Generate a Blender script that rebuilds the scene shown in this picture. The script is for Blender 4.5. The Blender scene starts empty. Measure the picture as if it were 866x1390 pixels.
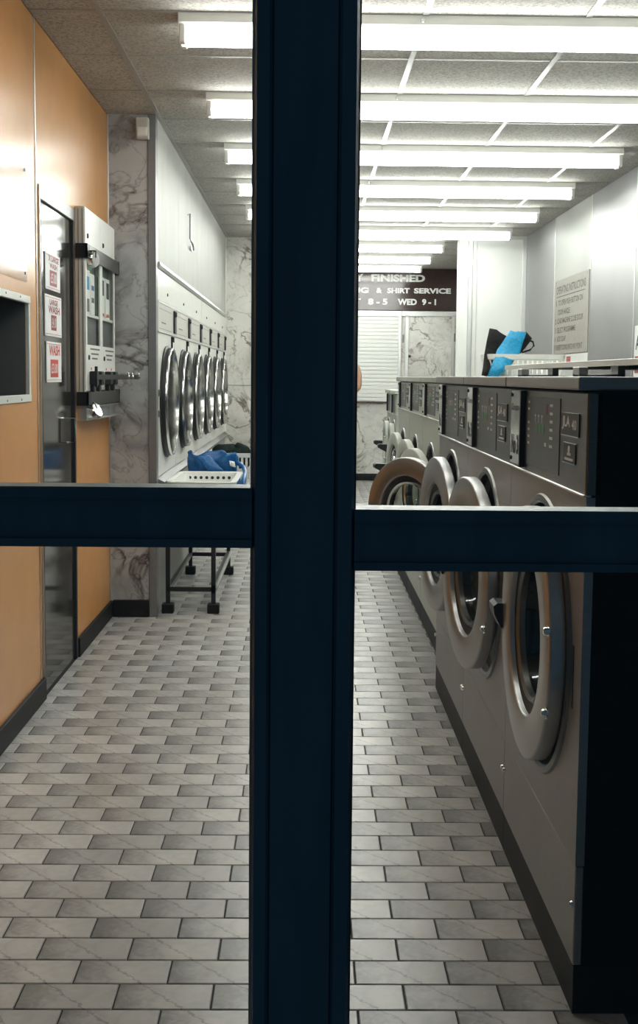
import bpy, bmesh, math, random
from mathutils import Vector, Matrix
random.seed(7)
R_ = math.radians
SC = bpy.context.scene
COL = SC.collection

# ------------------------------------------------------------------ camera, world, exposure
FPX, PITCH, YAW, ROLL, HC = 1571.5, 0.0881, 0.0124, 0.0094, 1.285
cam_d = bpy.data.cameras.new('camera')
cam = bpy.data.objects.new('camera', cam_d); COL.objects.link(cam)
cam_d.sensor_fit = 'HORIZONTAL'; cam_d.sensor_width = 36.0
cam_d.lens = FPX / 866 * 36.0
cam_d.shift_y = -45 / 866
cam_d.clip_start = 0.02; cam_d.clip_end = 100
_r0 = Vector((math.cos(YAW), -math.sin(YAW), 0)); _f0 = Vector((math.sin(YAW), math.cos(YAW), 0)); _z = Vector((0, 0, 1))
_F = _f0 * math.cos(PITCH) - _z * math.sin(PITCH); _U = _f0 * math.sin(PITCH) + _z * math.cos(PITCH)
_R = _r0 * math.cos(ROLL) + _U * math.sin(ROLL); _V = -_r0 * math.sin(ROLL) + _U * math.cos(ROLL)
mw = Matrix.Identity(4)
for i in range(3):
    mw[i][0], mw[i][1], mw[i][2] = _R[i], _V[i], -_F[i]
mw[2][3] = HC
cam.matrix_world = mw
SC.camera = cam

world = bpy.data.worlds.new('night'); SC.world = world; world.use_nodes = True
bg = world.node_tree.nodes['Background']
bg.inputs[0].default_value = (0.16, 0.31, 0.44, 1); bg.inputs[1].default_value = 0.125
SC.view_settings.view_transform = 'Standard'; SC.view_settings.look = 'None'
SC.view_settings.gamma = 1.0; SC.view_settings.use_curve_mapping = False
SC.view_settings.exposure = 0.75
TUBE = 12.0

def pix(x, y, z):
    d = Vector((x, y, z - HC)); w = d.dot(_F)
    return 433 + FPX * d.dot(_R) / w, 650 - FPX * d.dot(_V) / w

# ------------------------------------------------------------------ materials
MAT = {}
def nodes(name):
    m = bpy.data.materials.new(name); m.use_nodes = True; MAT[name] = m
    nt = m.node_tree; b = nt.nodes['Principled BSDF']
    return m, nt, b
def N(nt, t, **kw):
    n = nt.nodes.new(t)
    for k, v in kw.items():
        if k.startswith('i_'):
            n.inputs[int(k[2:])].default_value = v
        else: setattr(n, k, v)
    return n
def L(nt, a, b): nt.links.new(a, b)
def objco(nt, scale=(1, 1, 1), world=True):
    g = N(nt, 'ShaderNodeNewGeometry') if world else N(nt, 'ShaderNodeTexCoord')
    mp = N(nt, 'ShaderNodeMapping'); mp.inputs['Scale'].default_value = scale
    L(nt, g.outputs['Position'] if world else g.outputs['Object'], mp.inputs[0])
    return mp.outputs[0]
def ramp(nt, fac, stops):
    r = N(nt, 'ShaderNodeValToRGB'); e = r.color_ramp.elements
    while len(e) < len(stops): e.new(0.5)
    for q, (p, c) in zip(e, stops):
        q.position = p; q.color = c if len(c) == 4 else (*c, 1)
    L(nt, fac, r.inputs[0]); return r.outputs[0]
def bump(nt, b, h, s, d=0.002):
    bp = N(nt, 'ShaderNodeBump'); bp.inputs['Strength'].default_value = s; bp.inputs['Distance'].default_value = d
    L(nt, h, bp.inputs['Height']); L(nt, bp.outputs[0], b.inputs['Normal'])
def noise(nt, co, sc, det=4, rough=.6, dist=0):
    n = N(nt, 'ShaderNodeTexNoise'); n.inputs['Scale'].default_value = sc; n.inputs['Detail'].default_value = det
    n.inputs['Roughness'].default_value = rough; n.inputs['Distortion'].default_value = dist
    L(nt, co, n.inputs['Vector']); return n.outputs['Fac']
def plain(name, c, rough=.5, metal=0., var=.06, scale=(8, 8, 8), sp=.5):
    m, nt, b = nodes(name)
    f = noise(nt, objco(nt, scale), 3)
    lo = tuple(max(0, v * (1 - var)) for v in c); hi = tuple(min(1, v * (1 + var)) for v in c)
    L(nt, ramp(nt, f, [(.3, lo), (.7, hi)]), b.inputs['Base Color'])
    b.inputs['Roughness'].default_value = rough; b.inputs['Metallic'].default_value = metal
    b.inputs['Specular IOR Level'].default_value = sp
    return m
def brushed(name, c, rough=.35, scale=(4, 4, 300), var=.12, bs=.05):
    m, nt, b = nodes(name)
    f = noise(nt, objco(nt, scale), 2, 3)
    g = noise(nt, objco(nt, (1, 1, 1)), 3, 4)
    mx = N(nt, 'ShaderNodeMath', operation='ADD'); L(nt, f, mx.inputs[0]); L(nt, g, mx.inputs[1])
    hf = N(nt, 'ShaderNodeMath', operation='MULTIPLY'); L(nt, mx.outputs[0], hf.inputs[0]); hf.inputs[1].default_value = .5
    lo = tuple(v * (1 - var) for v in c); hi = tuple(min(1, v * (1 + var)) for v in c)
    L(nt, ramp(nt, hf.outputs[0], [(.35, lo), (.65, hi)]), b.inputs['Base Color'])
    b.inputs['Roughness'].default_value = rough; b.inputs['Metallic'].default_value = 1.0
    bump(nt, b, f, bs, .001)
    return m
def emit(name, c, s):
    m, nt, b = nodes(name)
    b.inputs['Base Color'].default_value = (*c, 1); b.inputs['Emission Color'].default_value = (*c, 1)
    b.inputs['Emission Strength'].default_value = s; return m
def glassy(name, tint=(1, 1, 1), refl=.04, rough=.02, graze=.9):
    m, nt, b = nodes(name); nt.nodes.remove(b)
    t = N(nt, 'ShaderNodeBsdfTransparent'); t.inputs[0].default_value = (*tint, 1)
    g = N(nt, 'ShaderNodeBsdfGlossy'); g.inputs['Roughness'].default_value = rough
    lw = N(nt, 'ShaderNodeLayerWeight'); pw = N(nt, 'ShaderNodeMath', operation='POWER'); pw.inputs[1].default_value = 5; L(nt, lw.outputs['Facing'], pw.inputs[0])
    ma = N(nt, 'ShaderNodeMath', operation='MULTIPLY_ADD'); L(nt, pw.outputs[0], ma.inputs[0]); ma.inputs[1].default_value = graze; ma.inputs[2].default_value = refl
    mx = N(nt, 'ShaderNodeMixShader'); L(nt, ma.outputs[0], mx.inputs[0]); L(nt, t.outputs[0], mx.inputs[1]); L(nt, g.outputs[0], mx.inputs[2])
    L(nt, mx.outputs[0], nt.nodes['Material Output'].inputs[0]); return m
def marble(name, base, dark, vein, sc=2.2, rough=.3, wide=1.):
    m, nt, b = nodes(name)
    co = objco(nt)
    cl = noise(nt, co, sc, 6, .6, .6)
    colr = ramp(nt, cl, [(.3, dark), (.52, base), (.75, tuple(min(1, v * 1.12) for v in base))])
    # meandering veins: bands where distorted noise crosses its mean
    def vein_mask(s, w, off):
        mp = N(nt, 'ShaderNodeMapping'); mp.inputs['Location'].default_value = off; L(nt, co, mp.inputs[0])
        v = noise(nt, mp.outputs[0], s, 5, .55, .9)
        a = N(nt, 'ShaderNodeMath', operation='SUBTRACT'); L(nt, v, a.inputs[0]); a.inputs[1].default_value = .5
        ab = N(nt, 'ShaderNodeMath', operation='ABSOLUTE'); L(nt, a.outputs[0], ab.inputs[0])
        return ramp(nt, ab.outputs[0], [(0, (1, 1, 1)), (w, (.0, .0, .0))])
    v1 = vein_mask(sc * .9, .022 * wide, (3, 1, 7)); v2 = vein_mask(sc * 2.1, .012 * wide, (9, 4, 2))
    gate = ramp(nt, noise(nt, co, sc * .7, 2), [(.42, (0, 0, 0)), (.62, (1, 1, 1))])
    mul = N(nt, 'ShaderNodeMixRGB', blend_type='MULTIPLY'); mul.inputs[0].default_value = 1; L(nt, v1, mul.inputs[1]); L(nt, gate, mul.inputs[2])
    add = N(nt, 'ShaderNodeMixRGB', blend_type='ADD'); add.inputs[0].default_value = .45; L(nt, mul.outputs[0], add.inputs[1]); L(nt, v2, add.inputs[2])
    mx = N(nt, 'ShaderNodeMixRGB'); L(nt, add.outputs[0], mx.inputs[0]); L(nt, colr, mx.inputs[1]); mx.inputs[2].default_value = (*vein, 1)
    L(nt, mx.outputs[0], b.inputs['Base Color']); b.inputs['Roughness'].default_value = rough
    return m

FY0, JX0 = 2.554, 0.2169      # a row joint and a tile joint of the floor
def floor_tile_mat():
    m, nt, b = nodes('floor_tile')
    g = N(nt, 'ShaderNodeNewGeometry'); sp = N(nt, 'ShaderNodeSeparateXYZ'); L(nt, g.outputs['Position'], sp.inputs[0])
    def M(op, a, c=None):
        n = N(nt, 'ShaderNodeMath', operation=op)
        for i, v in enumerate((a, c)):
            if v is None: continue
            if isinstance(v, (int, float)): n.inputs[i].default_value = v
            else: L(nt, v, n.inputs[i])
        return n.outputs[0]
    ry = M('DIVIDE', M('SUBTRACT', sp.outputs[1], FY0 - .1), .1)
    row = M('FLOOR', ry)
    half = M('MULTIPLY', M('MODULO', M('ADD', row, 200), 2), .1)
    cx = M('DIVIDE', M('SUBTRACT', M('SUBTRACT', sp.outputs[0], JX0), half), .2)
    colm = M('FLOOR', cx); u = M('SUBTRACT', cx, colm); v = M('SUBTRACT', ry, row)
    cmb = N(nt, 'ShaderNodeCombineXYZ'); L(nt, row, cmb.inputs[0]); L(nt, colm, cmb.inputs[1])
    wn = N(nt, 'ShaderNodeTexWhiteNoise', noise_dimensions='2D'); L(nt, cmb.outputs[0], wn.inputs['Vector'])
    rnd = wn.outputs['Value']
    # each tile carries the same printed marble: dark at one end, diagonal crack
    lc = N(nt, 'ShaderNodeCombineXYZ'); L(nt, M('MULTIPLY', u, 2), lc.inputs[0]); L(nt, v, lc.inputs[1]); L(nt, M('MULTIPLY', M('FLOOR', M('MULTIPLY', rnd, 3)), 2), lc.inputs[2])
    cl = noise(nt, lc.outputs[0], 2.2, 6, .65, .8)
    fine = noise(nt, objco(nt), 60, 4, .6)
    print_ = M('ADD', M('MULTIPLY', M('MINIMUM', M('MULTIPLY', u, 2.0), 1), .38), M('ADD', M('MULTIPLY', cl, .55), M('MULTIPLY', fine, .14)))
    base = ramp(nt, print_, [(.22, (.12, .118, .115)), (.42, (.27, .266, .26)), (.62, (.50, .495, .49)), (.85, (.64, .635, .63))])
    di = M('ABSOLUTE', M('SUBTRACT', M('ADD', M('MULTIPLY', M('SUBTRACT', 1, v), .5), M('ADD', .12, M('MULTIPLY', noise(nt, lc.outputs[0], 7, 3), .22))), u))
    crack = ramp(nt, di, [(0, (1, 1, 1)), (.028, (0, 0, 0))])
    mx = N(nt, 'ShaderNodeMixRGB'); L(nt, M('MULTIPLY', crack, .6), mx.inputs[0]); L(nt, base, mx.inputs[1]); mx.inputs[2].default_value = (.09, .08, .07, 1)
    hs = N(nt, 'ShaderNodeHueSaturation'); L(nt, mx.outputs[0], hs.inputs['Color'])
    L(nt, M('ADD', .70, M('MULTIPLY', rnd, .26)), hs.inputs['Value'])
    dirt = ramp(nt, noise(nt, objco(nt), 1.3, 5), [(.35, (.80, .76, .70)), (.62, (1, 1, 1))])
    dm = N(nt, 'ShaderNodeMixRGB', blend_type='MULTIPLY'); dm.inputs[0].default_value = .7; L(nt, hs.outputs[0], dm.inputs[1]); L(nt, dirt, dm.inputs[2])
    L(nt, dm.outputs[0], b.inputs['Base Color']); b.inputs['Roughness'].default_value = .30
    bump(nt, b, cl, .15, .002)
    return m
floor_tile_mat()
plain('grout', (.022, .021, .02), .9)
def ceiling_mat():
    m, nt, b = nodes('ceiling_tile'); co = objco(nt)
    f = noise(nt, co, 95, 3, .75); g = noise(nt, co, 3, 3)
    c = ramp(nt, f, [(.38, (.28, .265, .245)), (.50, (.46, .44, .41)), (.64, (.57, .55, .515))])
    dm = N(nt, 'ShaderNodeMixRGB', blend_type='MULTIPLY'); dm.inputs[0].default_value = .5
    L(nt, c, dm.inputs[1]); L(nt, ramp(nt, g, [(.35, (.85, .83, .8)), (.65, (1, 1, 1))]), dm.inputs[2])
    L(nt, dm.outputs[0], b.inputs['Base Color']); b.inputs['Roughness'].default_value = .9
    bump(nt, b, f, .4, .002)
ceiling_mat()
plain('t_bar', (.30, .295, .285), .32)
plain('orange_laminate', (.66, .31, .10), .27, 0, .05, (2, 2, 2))
marble('grey_marble', (.41, .41, .415), (.14, .145, .155), (.075, .06, .05), 2.8, .3, wide=1.7)
marble('back_marble', (.74, .73, .69), (.52, .51, .47), (.16, .13, .10), 2.6, .35)
marble('pale_marble', (.62, .61, .565), (.43, .42, .375), (.16, .13, .10), 2.6, .35)
plain('white_laminate', (.42, .425, .395), .55, 0, .06, (2, 2, .5))
plain('matte_black', (.008, .008, .008), .8, 0, .3, sp=.03)
plain('white_enamel', (.76, .77, .72), .28, 0, .05, (3, 3, 3))
plain('cream_enamel', (.56, .55, .50), .35, 0, .05)
plain('white_plastic', (.80, .80, .77), .4, 0, .03)
plain('bright_panel', (.82, .83, .80), .4, 0, .03, (1, 1, 1))
plain('white_panel', (.44, .45, .42), .45, 0, .03, (1, 1, 1))
plain('stone_board', (.34, .32, .28), .5, 0, .06)
plain('paper', (.85, .85, .84), .5, 0, .02)
plain('black_paint', (.012, .012, .013), .35, 0, .3)
plain('black_plastic', (.018, .018, .02), .4, 0, .2)
plain('side_black', (.007, .008, .009), .6, 0, .5, sp=.1)
plain('plinth_black', (.012, .0125, .0115), .55, 0, .3, sp=.25)
plain('rubber', (.010, .011, .010), .5, 0, .2)
plain('frame_paint', (.028, .070, .100), .42, 0, .2, (5, 5, 1))
plain('dark_door', (.028, .026, .022), .10, 0, .25, (1, 1, .4))
plain('dark_panel', (.050, .050, .046), .30, 0, .2)
plain('dark_red', (.25, .018, .025), .45)
plain('red_print', (.62, .05, .03), .5); plain('maroon_print', (.30, .025, .035), .5)
plain('green_print', (.02, .16, .03), .3); plain('white_print', (.72, .72, .70), .5)
plain('grey_print', (.13, .12, .10), .6); plain('black_print', (.02, .02, .02), .5)
plain('sign_brown', (.040, .021, .017), .12, 0, .1)
plain('blue_fabric', (.004, .095, .29), .4, 0, .35, (25, 25, 25)); plain('turquoise_fabric', (.008, .29, .54), .5, 0, .3, (25, 25, 25))
plain('dark_cloth', (.008, .015, .013), .9, 0, .6, (40, 40, 40), .1); plain('black_cloth', (.012, .011, .010), .7, 0, .7, (30, 30, 30), .2)
plain('skin', (.60, .36, .24), .5); plain('blue_top', (.012, .05, .22), .7); plain('trousers', (.02, .02, .03), .8); plain('hair', (.05, .03, .02), .6)
plain('pale_green_plastic', (.10, .17, .12), .4)
brushed('steel_wall', (.29, .285, .29), .42, (1, 1, 1), .05, .02)
MAT['steel_wall'].node_tree.nodes['Principled BSDF'].inputs['Metallic'].default_value = .6
brushed('steel', (.29, .29, .29), .42, (3, 3, 200), .10)
MAT['steel'].node_tree.nodes['Principled BSDF'].inputs['Metallic'].default_value = .65
plain('steel_green', (.40, .425, .36), .35, 0, .05)
brushed('steel_dark', (.155, .155, .145), .33, (3, 3, 120), .12)
brushed('door_steel', (.40, .40, .40), .36, (2, 2, 2), .03, .0)
plain('pale_door', (.48, .50, .44), .35, 0, .03)
brushed('chrome', (.72, .72, .70), .12, (2, 2, 2), .03, .0)
brushed('drum_steel', (.40, .395, .385), .22, (1, 1, 1), .03, .0)
brushed('ring_steel', (.52, .52, .50), .20, (1, 1, 1), .03, .0)
brushed('aluminium', (.66, .67, .66), .35, (200, 200, 2), .05, .03)
plain('grey_trim', (.20, .20, .205), .35, .3, .06)
plain('bowl_dark', (.006, .007, .007), .15)
glassy('pane_glass', (.975, .985, .98), refl=.015)
glassy('door_glass', (.75, .80, .78), refl=.06)
glassy('acrylic', (.97, .97, .97), refl=.05, rough=.12)
glassy('clear_window', (.97, .98, .97), refl=.02, graze=.15)
plain('vend_white', (.84, .84, .80), .35, 0, .03)
plain('sill_brown', (.10, .06, .05), .5)
emit('tube_light', (.985, 1.0, .965), TUBE)

# ------------------------------------------------------------------ mesh helpers (world coordinates)
class MB:
    def __init__(s): s.v = []; s.f = []; s.sm = []; s.soft = False
    def add(s, verts, faces, smooth=False):
        o = len(s.v); s.v += [tuple(q) for q in verts]
        for f in faces: s.f.append(tuple(i + o for i in f)); s.sm.append(smooth)
        return s
    def bm(s, b, smooth=False):
        b.verts.ensure_lookup_table(); b.verts.index_update()
        s.add([q.co for q in b.verts], [[q.index for q in f.verts] for f in b.faces], smooth); b.free(); return s
    def box(s, x0, x1, y0, y1, z0, z1, bev=0, mat=None, seg=1):
        b = bmesh.new(); bmesh.ops.create_cube(b, size=1)
        for q in b.verts:
            q.co = Vector(((x0 + x1) / 2 + q.co.x * (x1 - x0), (y0 + y1) / 2 + q.co.y * (y1 - y0), (z0 + z1) / 2 + q.co.z * (z1 - z0)))
        if bev: bmesh.ops.bevel(b, geom=b.edges[:], offset=bev, segments=seg, affect='EDGES', profile=.6)
        if mat is not None: b.transform(mat)
        return s.bm(b)
    def tube(s, pts, r, n=10, cap=True, closed=False):
        pts = [Vector(p) for p in pts]; rings = []; rr = r if isinstance(r, (list, tuple)) else [r] * len(pts)
        for i, p in enumerate(pts):
            a = pts[i - 1] if (i or closed) else p; c = pts[(i + 1) % len(pts)] if (i < len(pts) - 1 or closed) else p
            d = (c - a).normalized(); up = Vector((0, 0, 1)) if abs(d.z) < .9 else Vector((1, 0, 0))
            x = d.cross(up).normalized(); y = x.cross(d)
            rings.append([p + (x * math.cos(t) + y * math.sin(t)) * rr[i] for t in [2 * math.pi * k / n for k in range(n)]])
        vs = [q for g in rings for q in g]; fs = []; m = len(pts)
        for i in range(m if closed else m - 1):
            j = (i + 1) % m
            for k in range(n): fs.append((i * n + k, i * n + (k + 1) % n, j * n + (k + 1) % n, j * n + k))
        if cap and not closed: fs += [tuple(range(n))[::-1], tuple(range((m - 1) * n, m * n))]
        return s.add(vs, fs, True)
    def lathe(s, c, prof, axis='X', n=48, closed=False):
        """profile of (radius, offset along axis)"""
        c = Vector(c); vs = []; fs = []; m = len(prof)
        for r, h in prof:
            for k in range(n):
                t = 2 * math.pi * k / n; a, b = r * math.cos(t), r * math.sin(t)
                vs.append(c + (Vector((h, a, b)) if axis == 'X' else Vector((a, b, h)) if axis == 'Z' else Vector((a, h, b))))
        for i in range(m if closed else m - 1):
            j = (i + 1) % m
            for k in range(n): fs.append((i * n + k, i * n + (k + 1) % n, j * n + (k + 1) % n, j * n + k))
        return s.add(vs, fs, True)
    def disc(s, c, r, axis='X', n=32):
        c = Vector(c); vs = []
        for k in range(n):
            t = 2 * math.pi * k / n; a, b = r * math.cos(t), r * math.sin(t)
            vs.append(c + (Vector((0, a, b)) if axis == 'X' else Vector((a, b, 0)) if axis == 'Z' else Vector((a, 0, b))))
        return s.add(vs, [tuple(range(n))])
    def holed(s, x0, x1, y0, y1, z0, z1, cy, cz, r, n=40):
        """slab across X with a round hole through it"""
        vs = []; fs = []
        for x in (x0, x1):
            for k in range(n):
                t = 2 * math.pi * k / n; vs.append((x, cy + r * math.cos(t), cz + r * math.sin(t)))
            for k in range(n):
                t = 2 * math.pi * k / n; dy, dz = math.cos(t), math.sin(t)
                sy = ((y1 if dy > 0 else y0) - cy) / dy if abs(dy) > 1e-6 else 1e9
                sz = ((z1 if dz > 0 else z0) - cz) / dz if abs(dz) > 1e-6 else 1e9
                q = min(sy, sz); vs.append((x, cy + q * dy, cz + q * dz))
        # snap nearest outer points to the corners
        for base in (n, 3 * n):
            for (a, b) in ((y0, z0), (y0, z1), (y1, z0), (y1, z1)):
                i = min(range(base, base + n), key=lambda i: (vs[i][1] - a) ** 2 + (vs[i][2] - b) ** 2)
                vs[i] = (vs[i][0], a, b)
        for k in range(n):
            j = (k + 1) % n
            fs += [(k, j, n + j, n + k), (2 * n + k, 3 * n + k, 3 * n + j, 2 * n + j), (k, 2 * n + k, 2 * n + j, j), (n + k, n + j, 3 * n + j, 3 * n + k)]
        return s.add(vs, fs)
    def prism(s, poly, axis, a, b):
        """polygon extruded: axis X poly=(y,z); axis Y poly=(x,z); axis Z poly=(x,y)"""
        n = len(poly); f = {'X': lambda p, q: (q, p[0], p[1]), 'Y': lambda p, q: (p[0], q, p[1]), 'Z': lambda p, q: (p[0], p[1], q)}[axis]
        vs = [f(p, a) for p in poly] + [f(p, b) for p in poly]
        return s.add(vs, [tuple(range(n)), tuple(range(n, 2 * n))[::-1]] + [(i, (i + 1) % n, n + (i + 1) % n, n + i) for i in range(n)])
    def mesh(s, name, org, fixn=True):
        me = bpy.data.meshes.new(name)
        o = Vector(org); me.from_pydata([Vector(q) - o for q in s.v], [], s.f)
        me.polygons.foreach_set('use_smooth', s.sm)
        if fixn:
            b = bmesh.new(); b.from_mesh(me); bmesh.ops.recalc_face_normals(b, faces=b.faces[:]); b.to_mesh(me); b.free()
        me.update()
        if any(s.sm) and not s.soft: me.set_sharp_from_angle(angle=R_(38))
        return me

WO = {}          # world origin of every object built
def tag(o, label=None, cat=None, group=None, kind=None):
    for k, v in (('label', label), ('category', cat), ('group', group), ('kind', kind)):
        if v: o[k] = v
    return o
def empty(name, loc, label=None, cat=None, group=None, kind=None):
    o = bpy.data.objects.new(name, None); o.empty_display_size = .1; COL.objects.link(o); o.location = loc
    WO[o] = Vector(loc); return tag(o, label, cat, group, kind)
def part(name, mb, mat, parent=None, org=None, **kw):
    if org is None:
        lo = [min(q[i] for q in mb.v) for i in range(3)]; hi = [max(q[i] for q in mb.v) for i in range(3)]
        org = Vector(((lo[0] + hi[0]) / 2, (lo[1] + hi[1]) / 2, lo[2]))
    org = Vector(org)
    o = bpy.data.objects.new(name, mb.mesh(name, org)); COL.objects.link(o)
    o.data.materials.append(MAT[mat]); WO[o] = org
    if parent: o.parent = parent; o.location = org - WO[parent]
    else: o.location = org
    return tag(o, **kw)
def solo(name, mb, mat, label, cat, group=None, kind=None):
    return part(name, mb, mat, None, None, label=label, cat=cat, group=group, kind=kind)
def kids(o): return [c for c in COL.objects if c.parent == o]
def clone(o, d, label=None, parent=None):
    c = o.copy(); COL.objects.link(c)
    if parent is None: c.location = Vector(o.location) + Vector(d)
    else: c.parent = parent
    WO[c] = WO[o] + Vector(d)
    if label: c['label'] = label
    for k in kids(o): clone(k, d, None, c)
    return c
def lettering(s, org, right, up, width, height, depth=.0006, bold=.0):
    """text fitted into width x height with its lower left corner at org; returns MB"""
    cu = bpy.data.curves.new('t', 'FONT'); cu.body = s; cu.size = 1; cu.extrude = 0; cu.offset = bold; cu.resolution_u = 3
    ob = bpy.data.objects.new('t', cu); COL.objects.link(ob)
    me = bpy.data.meshes.new_from_object(ob.evaluated_get(bpy.context.evaluated_depsgraph_get()))
    vs = [v.co.copy() for v in me.vertices]; fs = [tuple(p.vertices) for p in me.polygons]
    bpy.data.objects.remove(ob); bpy.data.curves.remove(cu); bpy.data.meshes.remove(me)
    x0 = min(v.x for v in vs); x1 = max(v.x for v in vs); y0 = min(v.y for v in vs); y1 = max(v.y for v in vs)
    right = Vector(right); up = Vector(up); nrm = right.cross(up); org = Vector(org)
    m = MB(); m.add([org + right * ((v.x - x0) / (x1 - x0) * width) + up * ((v.y - y0) / (y1 - y0) * height) + nrm * depth for v in vs], fs)
    return m

H = 2.617; XL = -1.030; XD = -.785; XW = 2.07; YF = 1.50; YB = 14.40; XF = .55; XS = .62

# ------------------------------------------------------------------ floor
fl = part('floor', MB().box(XL - .05, XW + .05, YF - .1, YB + .05, -.05, -.003), 'grout', label='brick-bond floor of small grey marble-effect tiles', cat='floor', kind='structure')
full_tile = None
cands = []; rest = MB()
TG = .0016
def tile_mb(x0, x1, y0, y1):
    m = MB(); b = .0018; z0, z1 = -.012, 0
    vs = [(x0, y0, z0), (x1, y0, z0), (x1, y1, z0), (x0, y1, z0), (x0, y0, z1 - b), (x1, y0, z1 - b), (x1, y1, z1 - b), (x0, y1, z1 - b),
          (x0 + b, y0 + b, z1), (x1 - b, y0 + b, z1), (x1 - b, y1 - b, z1), (x0 + b, y1 - b, z1)]
    fs = [(0, 1, 5, 4), (1, 2, 6, 5), (2, 3, 7, 6), (3, 0, 4, 7), (4, 5, 9, 8), (5, 6, 10, 9), (6, 7, 11, 10), (7, 4, 8, 11), (8, 9, 10, 11)]
    return m.add(vs, fs)
j = -10
while FY0 + .1 * j < YB:
    ya, yb = FY0 + .1 * j - .1, FY0 + .1 * j
    half = .1 if (j + 200) % 2 else 0.
    k = -12
    while JX0 + half + .2 * k < XW:
        xa = JX0 + half + .2 * k; xb = xa + .2; k += 1
        xr = .66 if yb < 10.9 else XW
        if xb < XL or xa > xr or yb < YF: continue
        cands.append((max(xa, XL) + TG, min(xb, xr) - TG, ya + TG, yb - TG, xb - xa > 0 and xa >= XL and xb <= xr))
    j += 1
def seen(c):
    u, v = pix((c[0] + c[1]) / 2, (c[2] + c[3]) / 2, 0)
    return -20 < u < 886 and 740 < v < 1395 and not (345 < u < 472) and (c[0] < .56 or c[2] > 4.8)
vis = sorted([c for c in cands if seen(c) and c[1] - c[0] > .02], key=lambda c: c[2])[:298]
viss = set(vis)
for c in cands:
    if c in viss: continue
    if c[1] - c[0] < .01: continue
    t = tile_mb(*c[:4]); rest.add(t.v, t.f)
for c in vis:
    if c[4]:
        ctr = Vector(((c[0] + c[1]) / 2, (c[2] + c[3]) / 2, -.012))
        if full_tile is None:
            full_tile = part('tile', tile_mb(*c[:4]), 'floor_tile', fl)
        else:
            o = full_tile.copy(); COL.objects.link(o); o.location = ctr - WO[fl]; WO[o] = ctr
    else: part('tile', tile_mb(*c[:4]), 'floor_tile', fl)
part('tile_field', rest, 'floor_tile', fl, kind='stuff')

# ------------------------------------------------------------------ ceiling
T0, R0 = -.768, 4.396
ce = part('ceiling', MB().box(XL - .05, XW + .05, YF - .1, YB + .05, H + .012, H + .05), 'grey_trim', label='suspended ceiling of speckled square tiles in a white grid', cat='ceiling', kind='structure')
xs = [XL] + [T0 + .6 * k for k in range(5)] + [XW]
ys = [YF - .05] + [R0 + .6 * k for k in range(-4, 17)] + [YB]
cache = {}
for a, b in zip(xs[:-1], xs[1:]):
    for c, d in zip(ys[:-1], ys[1:]):
        key = (round(b - a, 3), round(d - c, 3)); ctr = Vector(((a + b) / 2, (c + d) / 2, H))
        if key not in cache:
            cache[key] = part('ceiling_tile', MB().box(a + .003, b - .003, c + .003, d - .003, H, H + .011), 'ceiling_tile', ce)
        else:
            o = cache[key].copy(); COL.objects.link(o); o.location = ctr - WO[ce]
for x in xs[1:-1]: part('grid_bar', MB().box(x - .012, x + .012, YF, YB, H - .004, H + .006), 't_bar', ce)
for y in ys[1:-1]:
    part('grid_bar', MB().box(XL, XW, y - .009, y + .009, H - .002, H + .006), 't_bar', ce)

# ------------------------------------------------------------------ left wall: orange laminate, hatch, pilaster
wl = part('wall_left', MB().box(XL - .30, XL - .14, YF - .1, 6.2, -.02, H), 'black_paint', label='orange laminate wall panels with a metal seam strip', cat='wall', kind='structure')
HY0, HY1, HZ0, HZ1 = 3.70, 4.335, 1.205, 1.548
t = .012
def lam(y0, y1, z0, z1): return part('panel', MB().box(XL - t, XL, y0, y1, z0, z1), 'orange_laminate', wl)
lam(YF - .1, 2.073, 0, H); lam(2.077, 3.274, 0, H)
part('panel', MB().box(XL - t, XL, 3.278, HY0, 0, H).box(XL - t, XL, HY1, 4.474, 0, H).box(XL - t, XL, HY0, HY1, 0, HZ0).box(XL - t, XL, HY0, HY1, HZ1, H), 'orange_laminate', wl)
part('panel', MB().box(XL - t, XL, 4.486, 4.52, 0, H).box(XL - t, XL, 4.52, 5.19, 2.0, H).box(XL - t, XL, 5.19, 6.10, 0, H), 'orange_laminate', wl)
for y in (3.276, 4.480): part('seam_strip', MB().box(XL - .005, XL + .003, y - .006, y + .006, .09, H, .001), 'aluminium', wl)
# base boards
bb = MB().box(XL, XL + .014, YF, 4.515, 0, .088, .002); part('baseboard_left', bb, 'plinth_black', label='black skirting below the orange panels in front of the dark door', cat='baseboard', kind='structure')
part('baseboard_left', MB().box(XL, XL + .014, 5.20, 6.09, 0, .088, .002), 'plinth_black', label='short black skirting between the dark door and the marble pillar', cat='baseboard', kind='structure')
# hatch
ht = empty('wall_hatch', (XL, 4.02, HZ0), 'dark recessed wall hatch with a white metal frame in the orange wall', 'hatch')
part('frame', MB().box(XL - .01, XL + .006, HY0 - .022, HY1 + .022, HZ1 - .004, HZ1 + .024, .002).box(XL - .01, XL + .006, HY0 - .022, HY1 + .022, HZ0 - .024, HZ0 + .004, .002)
     .box(XL - .01, XL + .006, HY0 - .022, HY0 + .002, HZ0, HZ1, .001).box(XL - .01, XL + .004, HY1 - .002, HY1 + .022, HZ0, HZ1, .001), 'white_enamel', ht)
part('recess', MB().box(XL - .13, XL - .12, HY0, HY1, HZ0, HZ1).box(XL - .12, XL - .012, HY0 - .01, HY0, HZ0, HZ1)
     .box(XL - .12, XL - .012, HY0, HY1, HZ0 - .01, HZ0).box(XL - .12, XL - .012, HY0, HY1, HZ1, HZ1 + .01), 'black_plastic', ht)
part('recess_side', MB().box(XL - .12, XL - .012, HY1, HY1 + .01, HZ0, HZ1), 'grey_trim', ht)
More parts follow.
